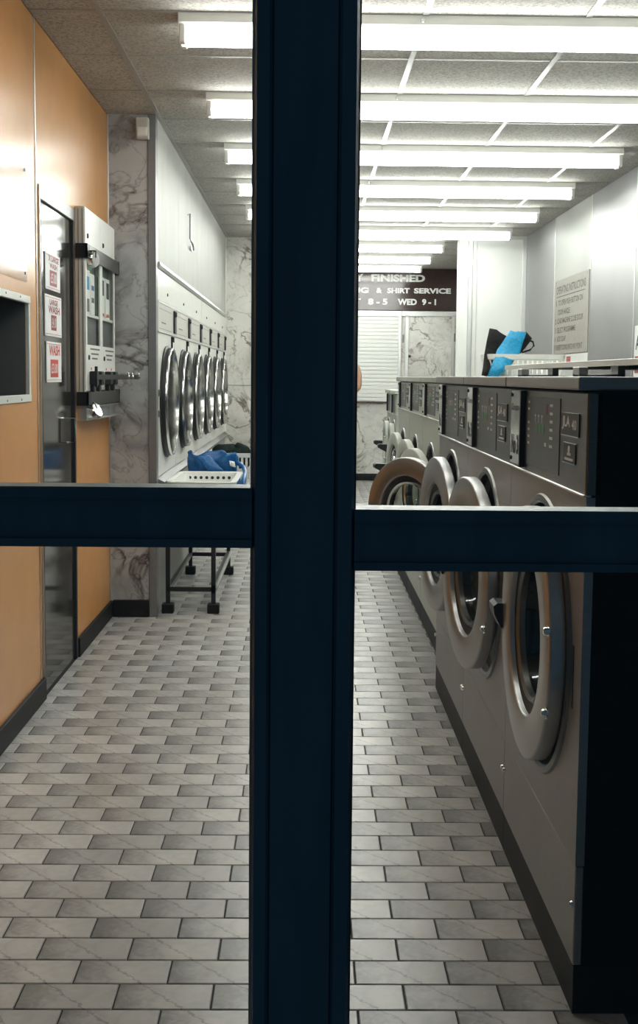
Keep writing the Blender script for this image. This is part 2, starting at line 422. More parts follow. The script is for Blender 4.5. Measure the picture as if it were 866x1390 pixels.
for y in (3.78, 4.0, 4.2):
    for z in (HZ1 + .012, HZ0 - .013): part('screw', MB().lathe((XL + .006, y, z), [(0, .002), (.003, .002), (.004, 0)], n=8), 'grey_trim', ht)
part('inner_screen', MB().box(XL - .118, XL - .108, HY0 + .03, HY1 - .06, HZ0 + .02, HZ1 - .02, .003), 'dark_door', ht)
# framed glossy notice above the hatch
fn = empty('acrylic_board', (XL, 4.0, 1.62), 'glossy blank acrylic board on the orange wall above the dark hatch', 'board')
part('board', MB().box(XL, XL + .006, 3.55, 4.31, 1.62, 2.05, .002), 'acrylic', fn)
for y in (3.6, 4.28):
    for z in (1.65, 2.02): part('stud', MB().lathe((XL + .006, y, z), [(0, .004), (.006, .004), (.007, 0)], n=12), 'chrome', fn)

# dark door in the left wall
d1 = empty('door_1', (XL, 4.855, 0), 'dark glossy flush door in the orange wall carrying three price notices', 'door', kind='structure')
part('leaf', MB().box(XL - .03, XL - .004, 4.545, 5.165, .01, 1.975, .002), 'dark_door', d1)
part('door_frame', MB().box(XL - .03, XL + .006, 4.516, 4.545, 0, 2.006, .002).box(XL - .03, XL + .006, 5.165, 5.194, 0, 2.006, .002), 'black_plastic', d1)
part('door_head', MB().box(XL - .03, XL + .007, 4.516, 5.194, 1.955, 2.008, .002), 'grey_trim', d1)
part('edge_strip', MB().box(XL - .005, XL + .008, 4.511, 4.516, .088, 2.008), 'aluminium', d1)
part('pull_handle', MB().tube([(XL - .01, 5.04, 1.095), (XL + .03, 5.04, 1.095), (XL + .03, 5.04, .99), (XL - .01, 5.04, .99)], .006, 8), 'chrome', d1)
def notice(y0, y1, z0, z1, lines, block, price, redm, label):
    e = empty('price_notice', (XL, (y0 + y1) / 2, z0), label, 'notice', 'price notices on the dark door')
    x = XL + .000
    part('card', MB().box(x - .0035, x + .001, y0, y1, z0, z1, .0008), 'paper', e)
    for zz in (z1 - .010, z0 + .008): part('border', MB().box(x + .001, x + .0013, y0 + .01, y1 - .01, zz, zz + .002), 'red_print', e)
    for s, a, b, c, d in lines:
        part('lettering', lettering(s, (x + .001, y0 + a, z0 + c), (0, 1, 0), (0, 0, 1), b - a, d - c, .0007, .03), redm, e)
    a, b, c, d = block
    part('price_block', MB().box(x + .001, x + .0014, y0 + a, y0 + b, z0 + c, z0 + d), redm, e)
    part('price', lettering(price, (x + .0015, y0 + a + .012, z0 + (c + d) / 2 - .02), (0, 1, 0), (0, 0, 1), b - a - .024, .04, .0006, .015), 'white_print', e)
notice(4.635, 4.905, 1.622, 1.768, [('X LARGE', .05, .24, .114, .136), ('WASH', .07, .21, .086, .108)], (.075, .205, .018, .080), '£5.00', 'maroon_print', 'topmost price notice on the dark door, headed X LARGE WASH')
notice(4.620, 4.925, 1.437, 1.602, [('LARGE', .08, .23, .126, .148), ('WASH', .055, .265, .092, .122)], (.105, .205, .025, .086), '£4.10', 'maroon_print', 'middle price notice on the dark door, headed LARGE WASH')
notice(4.640, 4.915, 1.252, 1.415, [('WASH', .04, .24, .108, .150)], (.065, .21, .02, .092), '£3.80', 'red_print', 'lowest price notice on the dark door, headed WASH with an orange-red block')

# marble pillar between orange wall and dryers
pl = part('wall_pillar', MB().box(XL - .1, -.822, 6.10, 6.24, 0, H), 'grey_marble', label='grey marble-effect pillar between the orange wall and the dryers', cat='pillar', kind='structure')
part('corner_strip', MB().box(-.822, -.781, 6.092, 6.17, 0, H, .002), 'grey_trim', pl)
part('edge_bead', MB().box(XL, XL + .006, 6.092, 6.10, .09, H, .001), 'aluminium', pl)
part('base', MB().box(XL + .016, -.824, 6.082, 6.10, 0, .092, .003), 'plinth_black', pl)
sn = empty('motion_sensor', (-.845, 6.07, 2.485), 'small cream motion sensor at the top of the marble pillar', 'sensor')
part('housing', MB().box(-.877, -.812, 6.05, 6.10, 2.488, 2.595, .008, seg=2), 'cream_enamel', sn)
part('lens', MB().box(-.870, -.819, 6.044, 6.056, 2.500, 2.545, .006, seg=2), 'white_plastic', sn)

# ------------------------------------------------------------------ dryer wall
PD = .86; DY0 = 6.17; YP = DY0 + 6 * PD       # partition at the end
dw = part('wall_left', MB().box(XD - .5, XD - .03, DY0, YP, 1.85, H), 'grey_trim', label='white cladding above the row of dryers', cat='wall', kind='structure')
ed = [DY0, 7.16, 8.36, 9.56, 10.76, YP]
for a, b in zip(ed[:-1], ed[1:]): part('panel', MB().box(XD - .03, XD + .004, a + .002, b - .002, 1.875, H), 'white_laminate', dw)
db = part('wall_left', MB().box(XD - .5, XD - .03, DY0, YP, 0, .70), 'grey_trim', label='low white panels under the row of dryers behind the bench', cat='wall', kind='structure')
for a, b in ((DY0, DY0 + 2.58), (DY0 + 2.58, YP)): part('panel', MB().box(XD - .03, XD - .004, a + .002, b - .002, 0, .70), 'white_laminate', db)
part('trim_1', MB().prism([(XD - .01, 1.848), (XD + .010, 1.848), (XD + .018, 1.862), (XD + .012, 1.880), (XD - .01, 1.880)], 'Y', DY0 + .01, YP - .01), 'aluminium', label='metal trim strip running along the top of the dryers', cat='trim', kind='structure')
part('trim_2', MB().prism([(XD - .01, .70), (XD + .03, .70), (XD + .035, .715), (XD - .01, .738)], 'Y', DY0 + .01, YP - .01), 'steel', label='sloping metal ledge strip along the bottom of the dryers', cat='trim', kind='structure')
part('trim_3', MB().box(XD - .02, XD + .012, YP - .025, YP - .002, .74, H, .002), 'white_enamel', label='white corner strip between the dryer wall and the far marble wall', cat='trim', kind='structure')
br = empty('wall_bracket', (XD, 8.0, 2.12), 'small bent metal bracket on the white cladding above the dryers', 'bracket')
part('hook', MB().tube([(XD, 7.72, 2.33), (XD + .02, 7.72, 2.34), (XD + .02, 7.72, 2.18), (XD + .03, 7.80, 2.14), (XD + .02, 7.95, 2.13)], .006, 6), 'grey_trim', br)
part('plate', MB().box(XD, XD + .01, 7.88, 7.96, 2.12, 2.26, .002), 'aluminium', br)
for i, (a, b) in enumerate(((DY0 + .004, DY0 + 3 * PD - .003), (DY0 + 3 * PD + .003, YP - .004))):
    hp = empty('header_panel', (XD, (a + b) / 2, 1.68), ['white enamel header panel above the three nearest dryers', 'white enamel header panel above the three farthest dryers'][i], 'panel', 'dryer header panels')
    part('sheet', MB().box(XD - .03, XD + .002, a, b, 1.681, 1.846, .003), 'white_enamel', hp)
    for k in range(3): part('lock', MB().lathe((XD + .003, a + PD * (k + .5), 1.735), [(0, .004), (.008, .004), (.009, -.001)], n=12), 'black_plastic', hp)
def make_dryer():
    y0 = DY0 + .003; y1 = DY0 + PD - .003; cy = DY0 + .40; cz = 1.135; r = .302
    e = empty('tumble_dryer', (XD, DY0 + PD / 2, .74), 'x', 'dryer', 'row of wall dryers')
    part('front_panel', MB().holed(XD - .03, XD, y0, y1, .742, 1.512, cy, cz, r), 'white_enamel', e)
    ring = part('door_ring', MB().lathe((XD, cy, cz), [(.303, .030), (.302, .038), (.298, .042), (.291, .042), (.286, .039), (.284, .032), (.284, -.002)], n=72), 'ring_steel', e)
    part('rim_band', MB().lathe((XD, cy, cz), [(.314, -.001), (.314, .008), (.305, .012), (.303, .030)], n=72), 'rubber', ring)
    part('drum_wall', MB().lathe((XD, cy, cz), [(.284, -.002), (.283, -.08), (.281, -.24)], n=96), 'drum_steel', e)
    part('drum_back', MB().disc((XD - .235, cy, cz), .283), 'bowl_dark', e)
    cp = part('coin_panel', MB().box(XD - .03, XD + .005, y0, y1, 1.520, 1.678, .003), 'cream_enamel', e)
    part('coin_strip', MB().box(XD - .005, XD + .007, y0, y1, 1.512, 1.522, .002).box(XD - .005, XD + .007, y0, y1, 1.668, 1.680, .002), 'aluminium', cp)
    cb = part('coin_box', MB().box(XD + .004, XD + .016, y0 + .70, y0 + .79, 1.528, 1.662, .004), 'black_plastic', e)
    part('coin_slot', MB().lathe((XD + .016, y0 + .705, 1.640), [(0, .010), (.014, .010), (.018, .0)], n=16), 'black_plastic', cb)
    part('lettering', MB().box(XD + .005, XD + .0056, y0 + .14, y0 + .34, 1.566, 1.572).box(XD + .005, XD + .0056, y0 + .05, y0 + .6, 1.640, 1.642).box(XD + .005, XD + .0056, y0 + .05, y0 + .6, 1.534, 1.536), 'grey_print', cp)
    tm = part('timer_plate', MB().box(XD - .001, XD + .008, y0 + .625, y0 + .735, 1.415, 1.508, .003), 'matte_black', e)
    part('window', MB().box(XD + .008, XD + .009, y0 + .645, y0 + .715, 1.442, 1.476), 'paper', tm)
    for zz in (1.06, 1.17): part('hinge', MB().box(XD, XD + .012, y0 + .01, y0 + .075, zz, zz + .04, .003), 'chrome', e)
    part('casing', MB().box(XD - .45, XD - .26, y0, y1, .742, 1.68), 'black_paint', e)
    return e
names = ['dryer nearest the grey marble pillar, with a large chrome door ring', 'second dryer from the grey marble pillar, chrome ringed', 'third dryer from the grey marble pillar, chrome ringed',
         'fourth dryer from the grey marble pillar, chrome ringed', 'fifth dryer from the marble pillar, last but one in the row', 'farthest dryer, against the far marble wall']
dr = make_dryer(); dr['label'] = names[0]
for k in range(1, 6): clone(dr, (0, PD * k, 0), names[k])

# ------------------------------------------------------------------ far end
part('wall_back_left', MB().box(XD - .3, -.33, YP, YP + .08, 0, H), 'pale_marble', label='pale marble-effect wall at the far end of the dryers', cat='wall', kind='structure')
part('trim_4', MB().box(XD, -.33, YP - .004, YP, 1.19, 1.196), 'grey_trim', label='thin joint strip across the far marble wall', cat='trim', kind='structure')
rs = empty('red_sign', (-.2, YP - .01, 2.28), 'dark red sign board on the far marble wall, mostly behind the door post', 'sign')
part('board', MB().box(-.525, -.335, YP - .018, YP, 2.285, 2.60, .003), 'dark_red', rs)
for zz in (2.29, 2.592): part('border', MB().box(-.520, -.345, YP - .019, YP - .018, zz, zz + .004), 'white_print', rs)
YR = 11.0
wr = empty('wall_back_right', (1.75, YR, 0), 'white partition panel in aluminium posts at the far right', 'wall', kind='structure')
part('panel', MB().box(1.60, XW, YR, YR + .05, 0, H - .03), 'bright_panel', wr)
part('post', MB().box(1.425, 1.520, YR - .03, YR + .07, 0, H, .004), 'bright_panel', wr)
part('post', MB().box(1.520, 1.560, YR - .02, YR + .07, 0, H, .003), 'aluminium', wr)
part('post', MB().box(1.562, 1.602, YR - .012, YR + .07, 0, H - .03, .003), 'white_enamel', wr)
part('post', MB().box(2.03, XW, YR - .012, YR, 0, H - .03, .003), 'aluminium', wr)
part('head_rail', MB().box(1.52, XW, YR - .01, YR + .06, H - .032, H, .002), 'aluminium', wr)

wb = part('wall_back', MB().box(-1.1, XW, YB, YB + .1, 0, H), 'back_marble', label='pale marble-effect back wall below and beside the shutter', cat='wall', kind='structure')
part('wall_side_left', MB().box(-.41, -.33, YP + .08, YB, 0, H), 'white_laminate', label='white side wall of the back lobby behind the door post', cat='wall', kind='structure')
part('wall_side_right', MB().box(1.92, 2.0, YR + .07, YB, 0, H), 'white_laminate', label='white side wall of the back lobby at the right', cat='wall', kind='structure')
part('baseboard_back', MB().box(-.33, 1.9, YB - .015, YB, 0, .085, .002), 'plinth_black', label='dark skirting along the back wall', cat='baseboard', kind='structure')
w2 = empty('window_2', (.6, YB, .98), 'white roller shutter closing the service hatch in the back wall', 'shutter', kind='structure')
SX0, SX1 = .05, 1.142
n = 22
for k in range(n):
    z0 = .985 + (2.03 - .985) * k / n; z1 = .985 + (2.03 - .985) * (k + 1) / n
    part('slat', MB().prism([(YB - .012, z0), (YB - .027, z0 + .002), (YB - .029, (z0 + z1) / 2), (YB - .027, z1 - .002), (YB - .012, z1 - .0005)], 'X', SX0, SX1), 'bright_panel', w2)
part('jamb', MB().box(SX1, SX1 + .035, YB - .035, YB, .975, 2.06, .002), 'aluminium', w2)
part('sill', MB().box(SX0, SX1 + .035, YB - .05, YB, .962, .982, .003), 'sill_brown', w2)
part('head', MB().box(SX0, SX1 + .035, YB - .04, YB, 2.03, 2.10, .003), 'aluminium', w2)
d3 = empty('door_3', (1.53, YB, 0), 'marble-effect panel door in an aluminium frame beside the shutter', 'door', kind='structure')
part('leaf', MB().box(1.265, 1.800, YB - .025, YB, .02, 2.035), 'back_marble', d3)
part('door_frame', MB().box(1.222, 1.268, YB - .04, YB, 0, 2.05, .003).box(1.797, 1.835, YB - .04, YB, 0, 2.05, .003), 'aluminium', d3)
part('head', MB().box(1.18, 1.87, YB - .04, YB, 2.035, 2.10, .003), 'aluminium', d3)
part('lock', MB().lathe((1.285, YB - .025, 1.545), [(0, -.012), (.014, -.012), (.017, 0)], axis='Y', n=12), 'black_plastic', d3)
for x, z in ((1.20, 1.76), (1.835, 1.78)): part('hinge', MB().box(x - .008, x + .008, YB - .05, YB - .035, z - .05, z + .05, .002), 'grey_trim', d3)
sg = empty('service_sign', (.7, YB - .03, 2.10), 'brown sign board with white lettering above the shutter', 'sign')
part('board', MB().box(-.33, 1.868, YB - .045, YB - .02, 2.105, 2.612, .003), 'sign_brown', sg)
def sign_line(words, yb, h):
    for s, x0, x1 in words: part('lettering', lettering(s, (x0, YB - .046, yb), (1, 0, 0), (0, 0, 1), x1 - x0, h, .001, .045), 'white_print', sg)
sign_line([('PROFESSIONALLY', -.30, .700), ('FINISHED', .796, 1.457)], 2.452, .090)
sign_line([('DRY', -.20, .0), ('CLEANING', .06, .765), ('&', .860, .930), ('SHIRT', 0.995, 1.270), ('SERVICE', 1.323, 1.777)], 2.313, .066)
sign_line([('MON', .06, .300), ('SAT', .40, .670), ('8 - 5', .760, 1.000), ('WED', 1.125, 1.360), ('9 - 1', 1.425, 1.597)], 2.171, .076)

# ------------------------------------------------------------------ right wall of steel panels
wR = part('wall_right', MB().box(XW + .012, XW + .2, YF - .1, YB, 0, H), 'grey_trim', label='brushed steel wall panels above the washing machines', cat='wall', kind='structure')
ed = [YF - .1, 3.70, 4.92, 6.14, 7.355, 8.505, 9.742, YR]
for i, (a, b) in enumerate(zip(ed[:-1], ed[1:])):
    part('panel', MB().box(XW, XW + .012, a + .003, b - .003, 0, H), 'white_panel' if i == 5 else 'steel_wall', wR)
for y in ed[1:-1]: part('seam_strip', MB().box(XW - .003, XW + .004, y - .006, y + .006, 0, H, .001), 'aluminium', wR)
ins = empty('instruction_sign', (XW, 9.07, 1.48), 'stone coloured operating instructions sign on the white wall panel', 'sign')
part('board', MB().box(XW - .010, XW - .001, 8.515, 9.66, 1.485, 2.085, .002), 'stone_board', ins)
part('rule', MB().box(XW - .0112, XW - .010, 8.62, 9.60, 1.945, 1.951), 'grey_print', ins)
for s, y0, y1, z, h in (('OPERATING INSTRUCTIONS', 9.60, 8.60, 1.97, .062), ('1', 9.60, 9.58, 1.875, .045), ('TO OPEN PUSH BUTTON ON', 9.52, 8.68, 1.875, .045), ('DOOR HANDLE', 9.52, 9.10, 1.800, .045),
                        ('2', 9.62, 9.59, 1.730, .045), ('LOAD MACHINE CLOSE DOOR', 9.54, 8.66, 1.730, .045), ('3', 9.62, 9.59, 1.655, .045), ('SELECT PROGRAMME', 9.54, 8.90, 1.655, .045),
                        ('4', 9.62, 9.59, 1.585, .045), ('ADD SOAP', 9.54, 9.22, 1.585, .045), ('5', 9.62, 9.59, 1.515, .045), ('INSERT COINS INTO PAY POINT', 9.55, 8.66, 1.515, .045)):
    part('lettering', lettering(s, (XW - .010, y0, z), (0, -1, 0), (0, 0, 1), y0 - y1, h, .0008, .02), 'grey_print', ins, kind='stuff')
for y in (8.56, 9.62):
    for z in (1.505, 2.065): part('screw', MB().lathe((XW - .010, y, z), [(0, -.002), (.006, -.002), (.007, 0)], n=8), 'grey_trim', ins)
ls = empty('label_strip', (XW, 9.07, 1.42), 'white strip with a tiny red emblem below the instructions sign', 'label')
part('strip', MB().box(XW - .006, XW - .001, 8.515, 9.68, 1.395, 1.478, .001), 'white_plastic', ls)
part('emblem', MB().box(XW - .0068, XW - .006, 9.05, 9.19, 1.415, 1.462), 'red_print', ls)
part('emblem_band', MB().box(XW - .0074, XW - .0068, 9.05, 9.19, 1.430, 1.440).box(XW - .0074, XW - .0068, 9.05, 9.19, 1.452, 1.458), 'grey_print', ls)
rn = empty('striped_notice', (XW, 7.0, 1.28), 'notice with red stripes on the steel wall at the right edge', 'notice')
part('card', MB().box(XW - .005, XW - .001, 6.70, 7.30, 1.20, 1.62, .001), 'paper', rn)
part('stripe', MB().box(XW - .0056, XW - .005, 6.72, 7.28, 1.385, 1.43).box(XW - .0056, XW - .005, 6.72, 7.28, 1.325, 1.365), 'dark_red', rn)
part('lettering', lettering('A', (XW - .005, 7.27, 1.47), (0, -1, 0), (0, 0, 1), .09, .09, .0008, .03), 'black_print', rn)

# ------------------------------------------------------------------ washing machines
def door_unit(parent, X, yh, zc, R, alpha, ring_mat, thick=.034):
    """door hinged at its near side; X = front plane, yh = hinge y"""
    org = (X - .006, yh, zc); c = (X - .006, yh + R + .012, zc); ri = R * .66; rg = R * .57
    o = -thick
    m = MB().lathe(c, [(R, .0), (R, o + .006), (R - .002, o + .002), (R - .006, o), (ri + .006, o), (ri + .002, o + .002), (ri, o + .006), (ri, .010), (R - .02, .010)], n=64, closed=True)
    d = part('door', m, ring_mat, parent, org)
    part('gasket', MB().lathe(c, [(ri, o + .016), (rg + .012, o + .022), (rg, o + .030), (rg, .03), (ri, .02)], n=56, closed=True), 'rubber', d, c)
    part('chrome_rim', MB().lathe(c, [(rg + .002, o + .024), (rg - .006, o + .014), (rg - .014, o + .020), (rg - .016, o + .034)], n=56), 'steel_dark' if R > .26 else 'chrome', d, c)
    g = [(rg - .015, o + .030)] + [((rg - .015) * math.cos(a), o + .030 + .11 * math.sin(a)) for a in [R_(q) for q in (15, 30, 45, 60, 75, 88)]]
    part('glass_bowl', MB().lathe(c, g, n=48), 'door_glass', d, c)
    ye = yh + 2 * R + .012
    zc_ = zc; zc = zc - .022
    hx = c[0] + o; hl = 0 if R > .26 else .05
    h = MB().prism([(hx + .055, zc + .030), (hx - .014 - hl, zc + .034), (hx - .024 - hl, zc + .026), (hx - .022 - hl, zc + .006), (hx - .004, zc - .030), (hx + .055, zc - .038)], 'Y', ye - .022, ye + .052)
    part('handle', h, 'black_plastic', d); zc = zc_
    for dz in (-.115, .06):
        part('hinge_bolt', MB().lathe((c[0] + o, yh + .032, zc + dz), [(0, -.010), (.006, -.010), (.009, -.006), (.009, 0), (.013, 0), (.013, .003)], n=12), 'chrome', d)
    d.rotation_euler.z = R_(alpha)
    return d
def washer(label, X, y0, w, ztop, zfas, R, zc, alpha, mats, group, depth=.80, num=None, badge=True, marks=True, split=True):
    body, fas, lid, ring = mats
    y1 = y0 + w; a, b = y0 + .0015, y1 - .0015; X1 = X + depth; cy = y0 + w * .485
    e = empty('washing_machine', (X, (y0 + y1) / 2, 0), label, 'washing machine', group)
    zl = ztop - .027
    ro = R + .008
    part('cabinet', MB().box(X + .22, X1, a, b, .10, zl), 'side_black', e)
    for p, q in ((a, a + .004), (b - .004, b)): part('side_panel', MB().box(X + .018, X + .22, p, q, .10, zl), 'side_black', e)
    part('plinth', MB().box(X + .002, X1, a, b, 0, .10), 'plinth_black', e)
    part('front_panel', MB().holed(X, X + .018, a, b, .309, zfas - .002, cy, zc, ro), body, e)
    part('drum_mouth', MB().lathe((X, cy, zc), [(ro + .022, 0), (ro + .019, -.006), (ro + .006, -.008), (ro, -.002), (ro - .002, .019)], n=56), 'steel_dark', e)
    dm = part('drum', MB().lathe((X, cy, zc), [(ro - .002, .019), (ro * .93, .03), (ro * .90, .06), (ro * .66, .075), (ro * .64, .20)], n=48), 'rubber', e)
    part('drum_back', MB().disc((X + .205, cy, zc), ro * .66), 'steel_dark', dm)
    part('lower_panel', MB().box(X, X + .018, a, b, .102, .306, .002), body, e)
    for yy in (y0 + .012, y1 - .012):
        part('panel_screw', MB().lathe((X, yy, .226), [(0, -.008), (.005, -.008), (.008, -.003), (.008, 0)], n=10), 'chrome', e)
    # control fascia, overhanging lip below
    f = part('fascia', MB().box(X - .002, X + .03, a, b, zfas, zl - .004, .003), fas, e)
    part('lip', MB().box(X - .006, X + .01, a, b, zfas - .002, zfas + .003, .001), 'aluminium', f)
    part('lid', MB().box(X - .02, X1, a + .004, b - .004, zl, ztop, .004, seg=2), lid, e)
    xf = X - .0025; hf = zl - zfas
    cpn = part('control_panel', MB().box(xf - .001, xf + .002, y0 + w * .29, y0 + w * .755, zfas + hf * .10, zl - hf * .10, .0008), 'dark_panel', e)
    sw = min(.155, w * .19)
    st = part('number_plate', MB().box(xf - .004, xf, y1 - sw - .02, y1 - .012, zfas + .010, zl - .008, .0012), 'chrome', e)
    part('plate_edge', MB().box(xf - .012, xf, y1 - sw - .032, y1 - sw - .021, zfas + .008, zl - .008), 'black_plastic', e)
    if marks:
        for yy in (y1 - sw - .008, y1 - .024):
            for zz in (zfas + .022, zl - .020): part('rivet', MB().lathe((xf - .004, yy, zz), [(0, -.003), (.005, -.003), (.006, 0)], n=8), 'black_plastic', st)
        wm = MB(); xm = xf - .0016
        def dash(fy, fz, l=.022, h=.006):
            yy = y0 + w * (.29 + .465 * (1 - fy)); zz = zfas + hf * (.10 + .80 * fz); wm.box(xm, xm + .0006, yy - l, yy, zz, zz + h)
        for fz in (.90, .80, .60, .50, .40, .30): dash(.08, fz)
        for fz in (.88, .77, .66, .55, .44, .33): dash(.74, fz, .030)
        for fy in (.30, .40, .50): dash(fy, .72, .012, .005); dash(fy + .01, .635, .004, .014)
        dash(.60, .33, .02, .008)
        part('printed_marks', wm, 'white_print', cpn, kind='stuff')
        gm = MB(); yc = y0 + w * (.29 + .465 * .70)
        for k in range(3): gm.box(xm, xm + .0006, yc - .036 * (k + 1), yc - .036 * k - .004, zfas + hf * .50, zfas + hf * .60)
        part('display', gm, 'green_print', cpn)
        part('red_mark', MB().box(xm, xm + .0006, y0 + w * .445, y0 + w * .463, zfas + hf * .72, zfas + hf * .83), 'maroon_print', cpn)
        if num:
            part('lettering', lettering('Centre', (xf - .004, y1 - .024, zl - .060), (0, -1, 0), (0, 0, 1), sw - .030, .018, .0006, .01), 'black_print', st)
            part('lettering', lettering(num, (xf - .004, y1 - .030, zfas + .035), (0, -1, 0), (0, 0, 1), sw - .045, .050, .0006, .03), 'black_print', st)
    if badge:
        by0, by1 = y0 + w * .075, y0 + w * .265
        bd = part('badge', MB().box(xf - .002, xf + .001, by0, by1, zfas + hf * .54, zfas + hf * .77, .0006), 'black_plastic', e)
        part('lettering', lettering('JLA', (xf - .002, by1 - .010, zfas + hf * .595), (0, -1, 0), (0, 0, 1), (by1 - by0) * .46, hf * .14, .0006, .035), 'white_print', bd)
        part('lettering', lettering('40', (xf - .002, by0 + (by1 - by0) * .38, zfas + hf * .605), (0, -1, 0), (0, 0, 1), (by1 - by0) * .26, hf * .10, .0006, .02), 'white_print', bd)
        part('badge_rim', MB().box(xf - .003, xf, by0, by1, zfas + hf * .535, zfas + hf * .545), 'chrome', bd)
        b2 = part('badge', MB().box(xf - .002, xf + .001, y0 + w * .105, y0 + w * .235, zfas + hf * .27, zfas + hf * .47, .0006), 'black_plastic', e)
        part('figure', MB().lathe((xf - .0022, y0 + w * .170, zfas + hf * .400), [(0, -.0006), (.009, -.0006), (.009, 0)], n=12).box(xf - .0028, xf - .002, y0 + w * .150, y0 + w * .188, zfas + hf * .345, zfas + hf * .37)
             .box(xf - .0028, xf - .002, y0 + w * .125, y0 + w * .215, zfas + hf * .295, zfas + hf * .318), 'white_print', b2)
        part('badge_rim', MB().box(xf - .003, xf, y0 + w * .105, y0 + w * .235, zfas + hf * .262, zfas + hf * .272), 'chrome', b2)
    # catch plate by the hinge side
    part('catch_slot', MB().box(X - .0012, X + .002, y0 + .062, y0 + .074, zc - .085, zc + .045), 'black_plastic', e)
    door_unit(e, X, cy - R - .008, zc, R, alpha, ring)
    return e
WY = 2.241; WW = .8265
big = ('steel', 'steel_dark', 'steel', 'door_steel')
g1 = 'large washing machines along the right'
washer('nearest large washing machine, door shut, its black side towards the glass', XF, WY, WW, 1.290, 1.056, .292, .700, 0, big, g1, num='No 31')
washer('second large washing machine from the glass, door slightly ajar', XF, WY + WW, WW, 1.290, 1.056, .290, .698, 5.5, big, g1, num='No 30')
washer('third large washing machine from the glass, last before the paler ones', XF, WY + 2 * WW, WW, 1.290, 1.056, .288, .703, 5.5, big, g1, num='No 29')
sm = ('steel_green', 'steel_green', 'steel_green', 'pale_door')
sm_steel = sm[:3] + ('door_steel',)
g2 = 'paler washing machines beyond the large ones'
washer('narrow washing machine tucked behind the large ones, its round door swung wide open', XS, 4.730, .535, 1.288, 1.085, .230, .715, 41, sm_steel, g2, badge=False, marks=False)
washer('nearest pale washing machine beyond the large ones, door half open', XS, 5.275, .80, 1.288, 1.085, .225, .715, 16, sm, g2)
washer('middle pale washing machine beyond the large ones, door ajar', XS, 6.080, .80, 1.288, 1.085, .225, .715, 8, sm, g2)
washer('farthest pale full-height washing machine, door ajar', XS, 6.885, .80, 1.288, 1.085, .225, .715, 7, sm, g2)
g3 = 'small low washing machines at the far end'
washer('nearer of the two low washing machines at the far end', .69, 8.74, .48, 1.185, 1.000, .185, .745, 0, sm, g3, depth=.6, badge=False, marks=False)
washer('farther of the two low washing machines at the far end', .69, 9.28, .48, 1.185, 1.000, .185, .745, 0, sm, g3, depth=.6, badge=False, marks=False)
# shelf on brackets over the backs of the large machines
sh = empty('shelf_board', (1.05, 3.48, 1.29), 'pale shelf board on brackets along the tops of the large washing machines', 'shelf')
part('board', MB().box(.81, 1.33, WY + .02, WY + 3 * WW - .02, 1.322, 1.336, .002), 'pale_green_plastic', sh)
part('edge', MB().box(.806, .812, WY + .02, WY + 3 * WW - .02, 1.320, 1.337, .001), 'cream_enamel', sh)
for k in range(3):
    for dy in (.05,):
        y = WY + WW * k + dy
        part('bracket', MB().box(.735, .86, y, y + .075, 1.29, 1.298, .001).box(.735, .76, y, y + .075, 1.29, 1.318, .002).box(.84, .86, y, y + .075, 1.29, 1.322), 'steel', sh)

# ------------------------------------------------------------------ lights
def batten(x0, x1, y, label):
    e = empty('batten_light', ((x0 + x1) / 2, y + .06, H), label, 'ceiling light', 'fluorescent batten lights')
    part('housing', MB().prism([(y, H), (y, H - .036), (y + .035, H - .052), (y + .085, H - .052), (y + .12, H - .036), (y + .12, H)], 'X', x0 + .02, x1 - .02), 'white_enamel', e)
    for dy in (.028, .092):
        part('tube', MB().tube([(x0 + .045, y + dy, H - .082), (x1 - .045, y + dy, H - .082)], .019, 10), 'tube_light', e)
        for xx in (x0, x1):
            s = 1 if xx == x0 else -1
            part('lamp_holder', MB().box(min(xx + s * .022, xx + s * .046), max(xx + s * .022, xx + s * .046), y + dy - .018, y + dy + .018, H - .106, H - .03, .004), 'white_plastic', e)
    part('fixing_screw', MB().lathe(((x0 + x1) / 2 - .25, y, H - .02), [(0, -.004), (.008, -.004), (.01, 0)], axis='Y', n=10), 'chrome', e)
    return e
words = ['nearest', 'second', 'third', 'fourth', 'fifth', 'sixth']
b0 = batten(-.50, 1.845, 3.196, 'twin tube light above the doorway side, just outside the top of the view')
for k in range(6): clone(b0, (0, 1.2 * (k + 1), 0), words[k] + ' full-width twin fluorescent tube light on the ceiling, counted from the glass')
b1 = batten(-.25, 1.375, 11.52, 'nearest of the three short tube lights in the back lobby')
clone(b1, (0, 1.1, 0), 'middle of the three short tube lights in the back lobby')
clone(b1, (0, 2.15, 0), 'farthest short tube light, close above the brown sign')

# ------------------------------------------------------------------ soap vending unit on the left wall
XV = -.985; VY0, VY1, VZ0, VZ1 = 5.235, 6.03, 1.075, 2.030
ve = empty('soap_vending_unit', (XL, 5.64, VZ0), 'cream two-column soap vending unit on the orange wall beside the dark door', 'vending unit')
part('casing', MB().box(XL, XV - .036, VY0 + .002, VY1 - .002, VZ0 + .06, VZ1), 'cream_enamel', ve)
for a, b in ((VY0, VY0 + .008), (VY1 - .008, VY1)): part('side_panel', MB().box(XL, XV - .004, a, b, VZ0 + .06, VZ1, .002), 'cream_enamel', ve)
part('top_panel', MB().box(XL, XV - .004, VY0 + .008, VY1 - .008, VZ1 - .008, VZ1), 'cream_enamel', ve)
part('side_bead', MB().box(XL + .012, XL + .016, VY0 - .002, VY0 + .002, VZ0 + .07, VZ1 - .01).box(XL + .030, XL + .034, VY0 - .002, VY0 + .002, VZ0 + .07, VZ1 - .01), 'grey_trim', ve)
mid = (VY0 + VY1) / 2
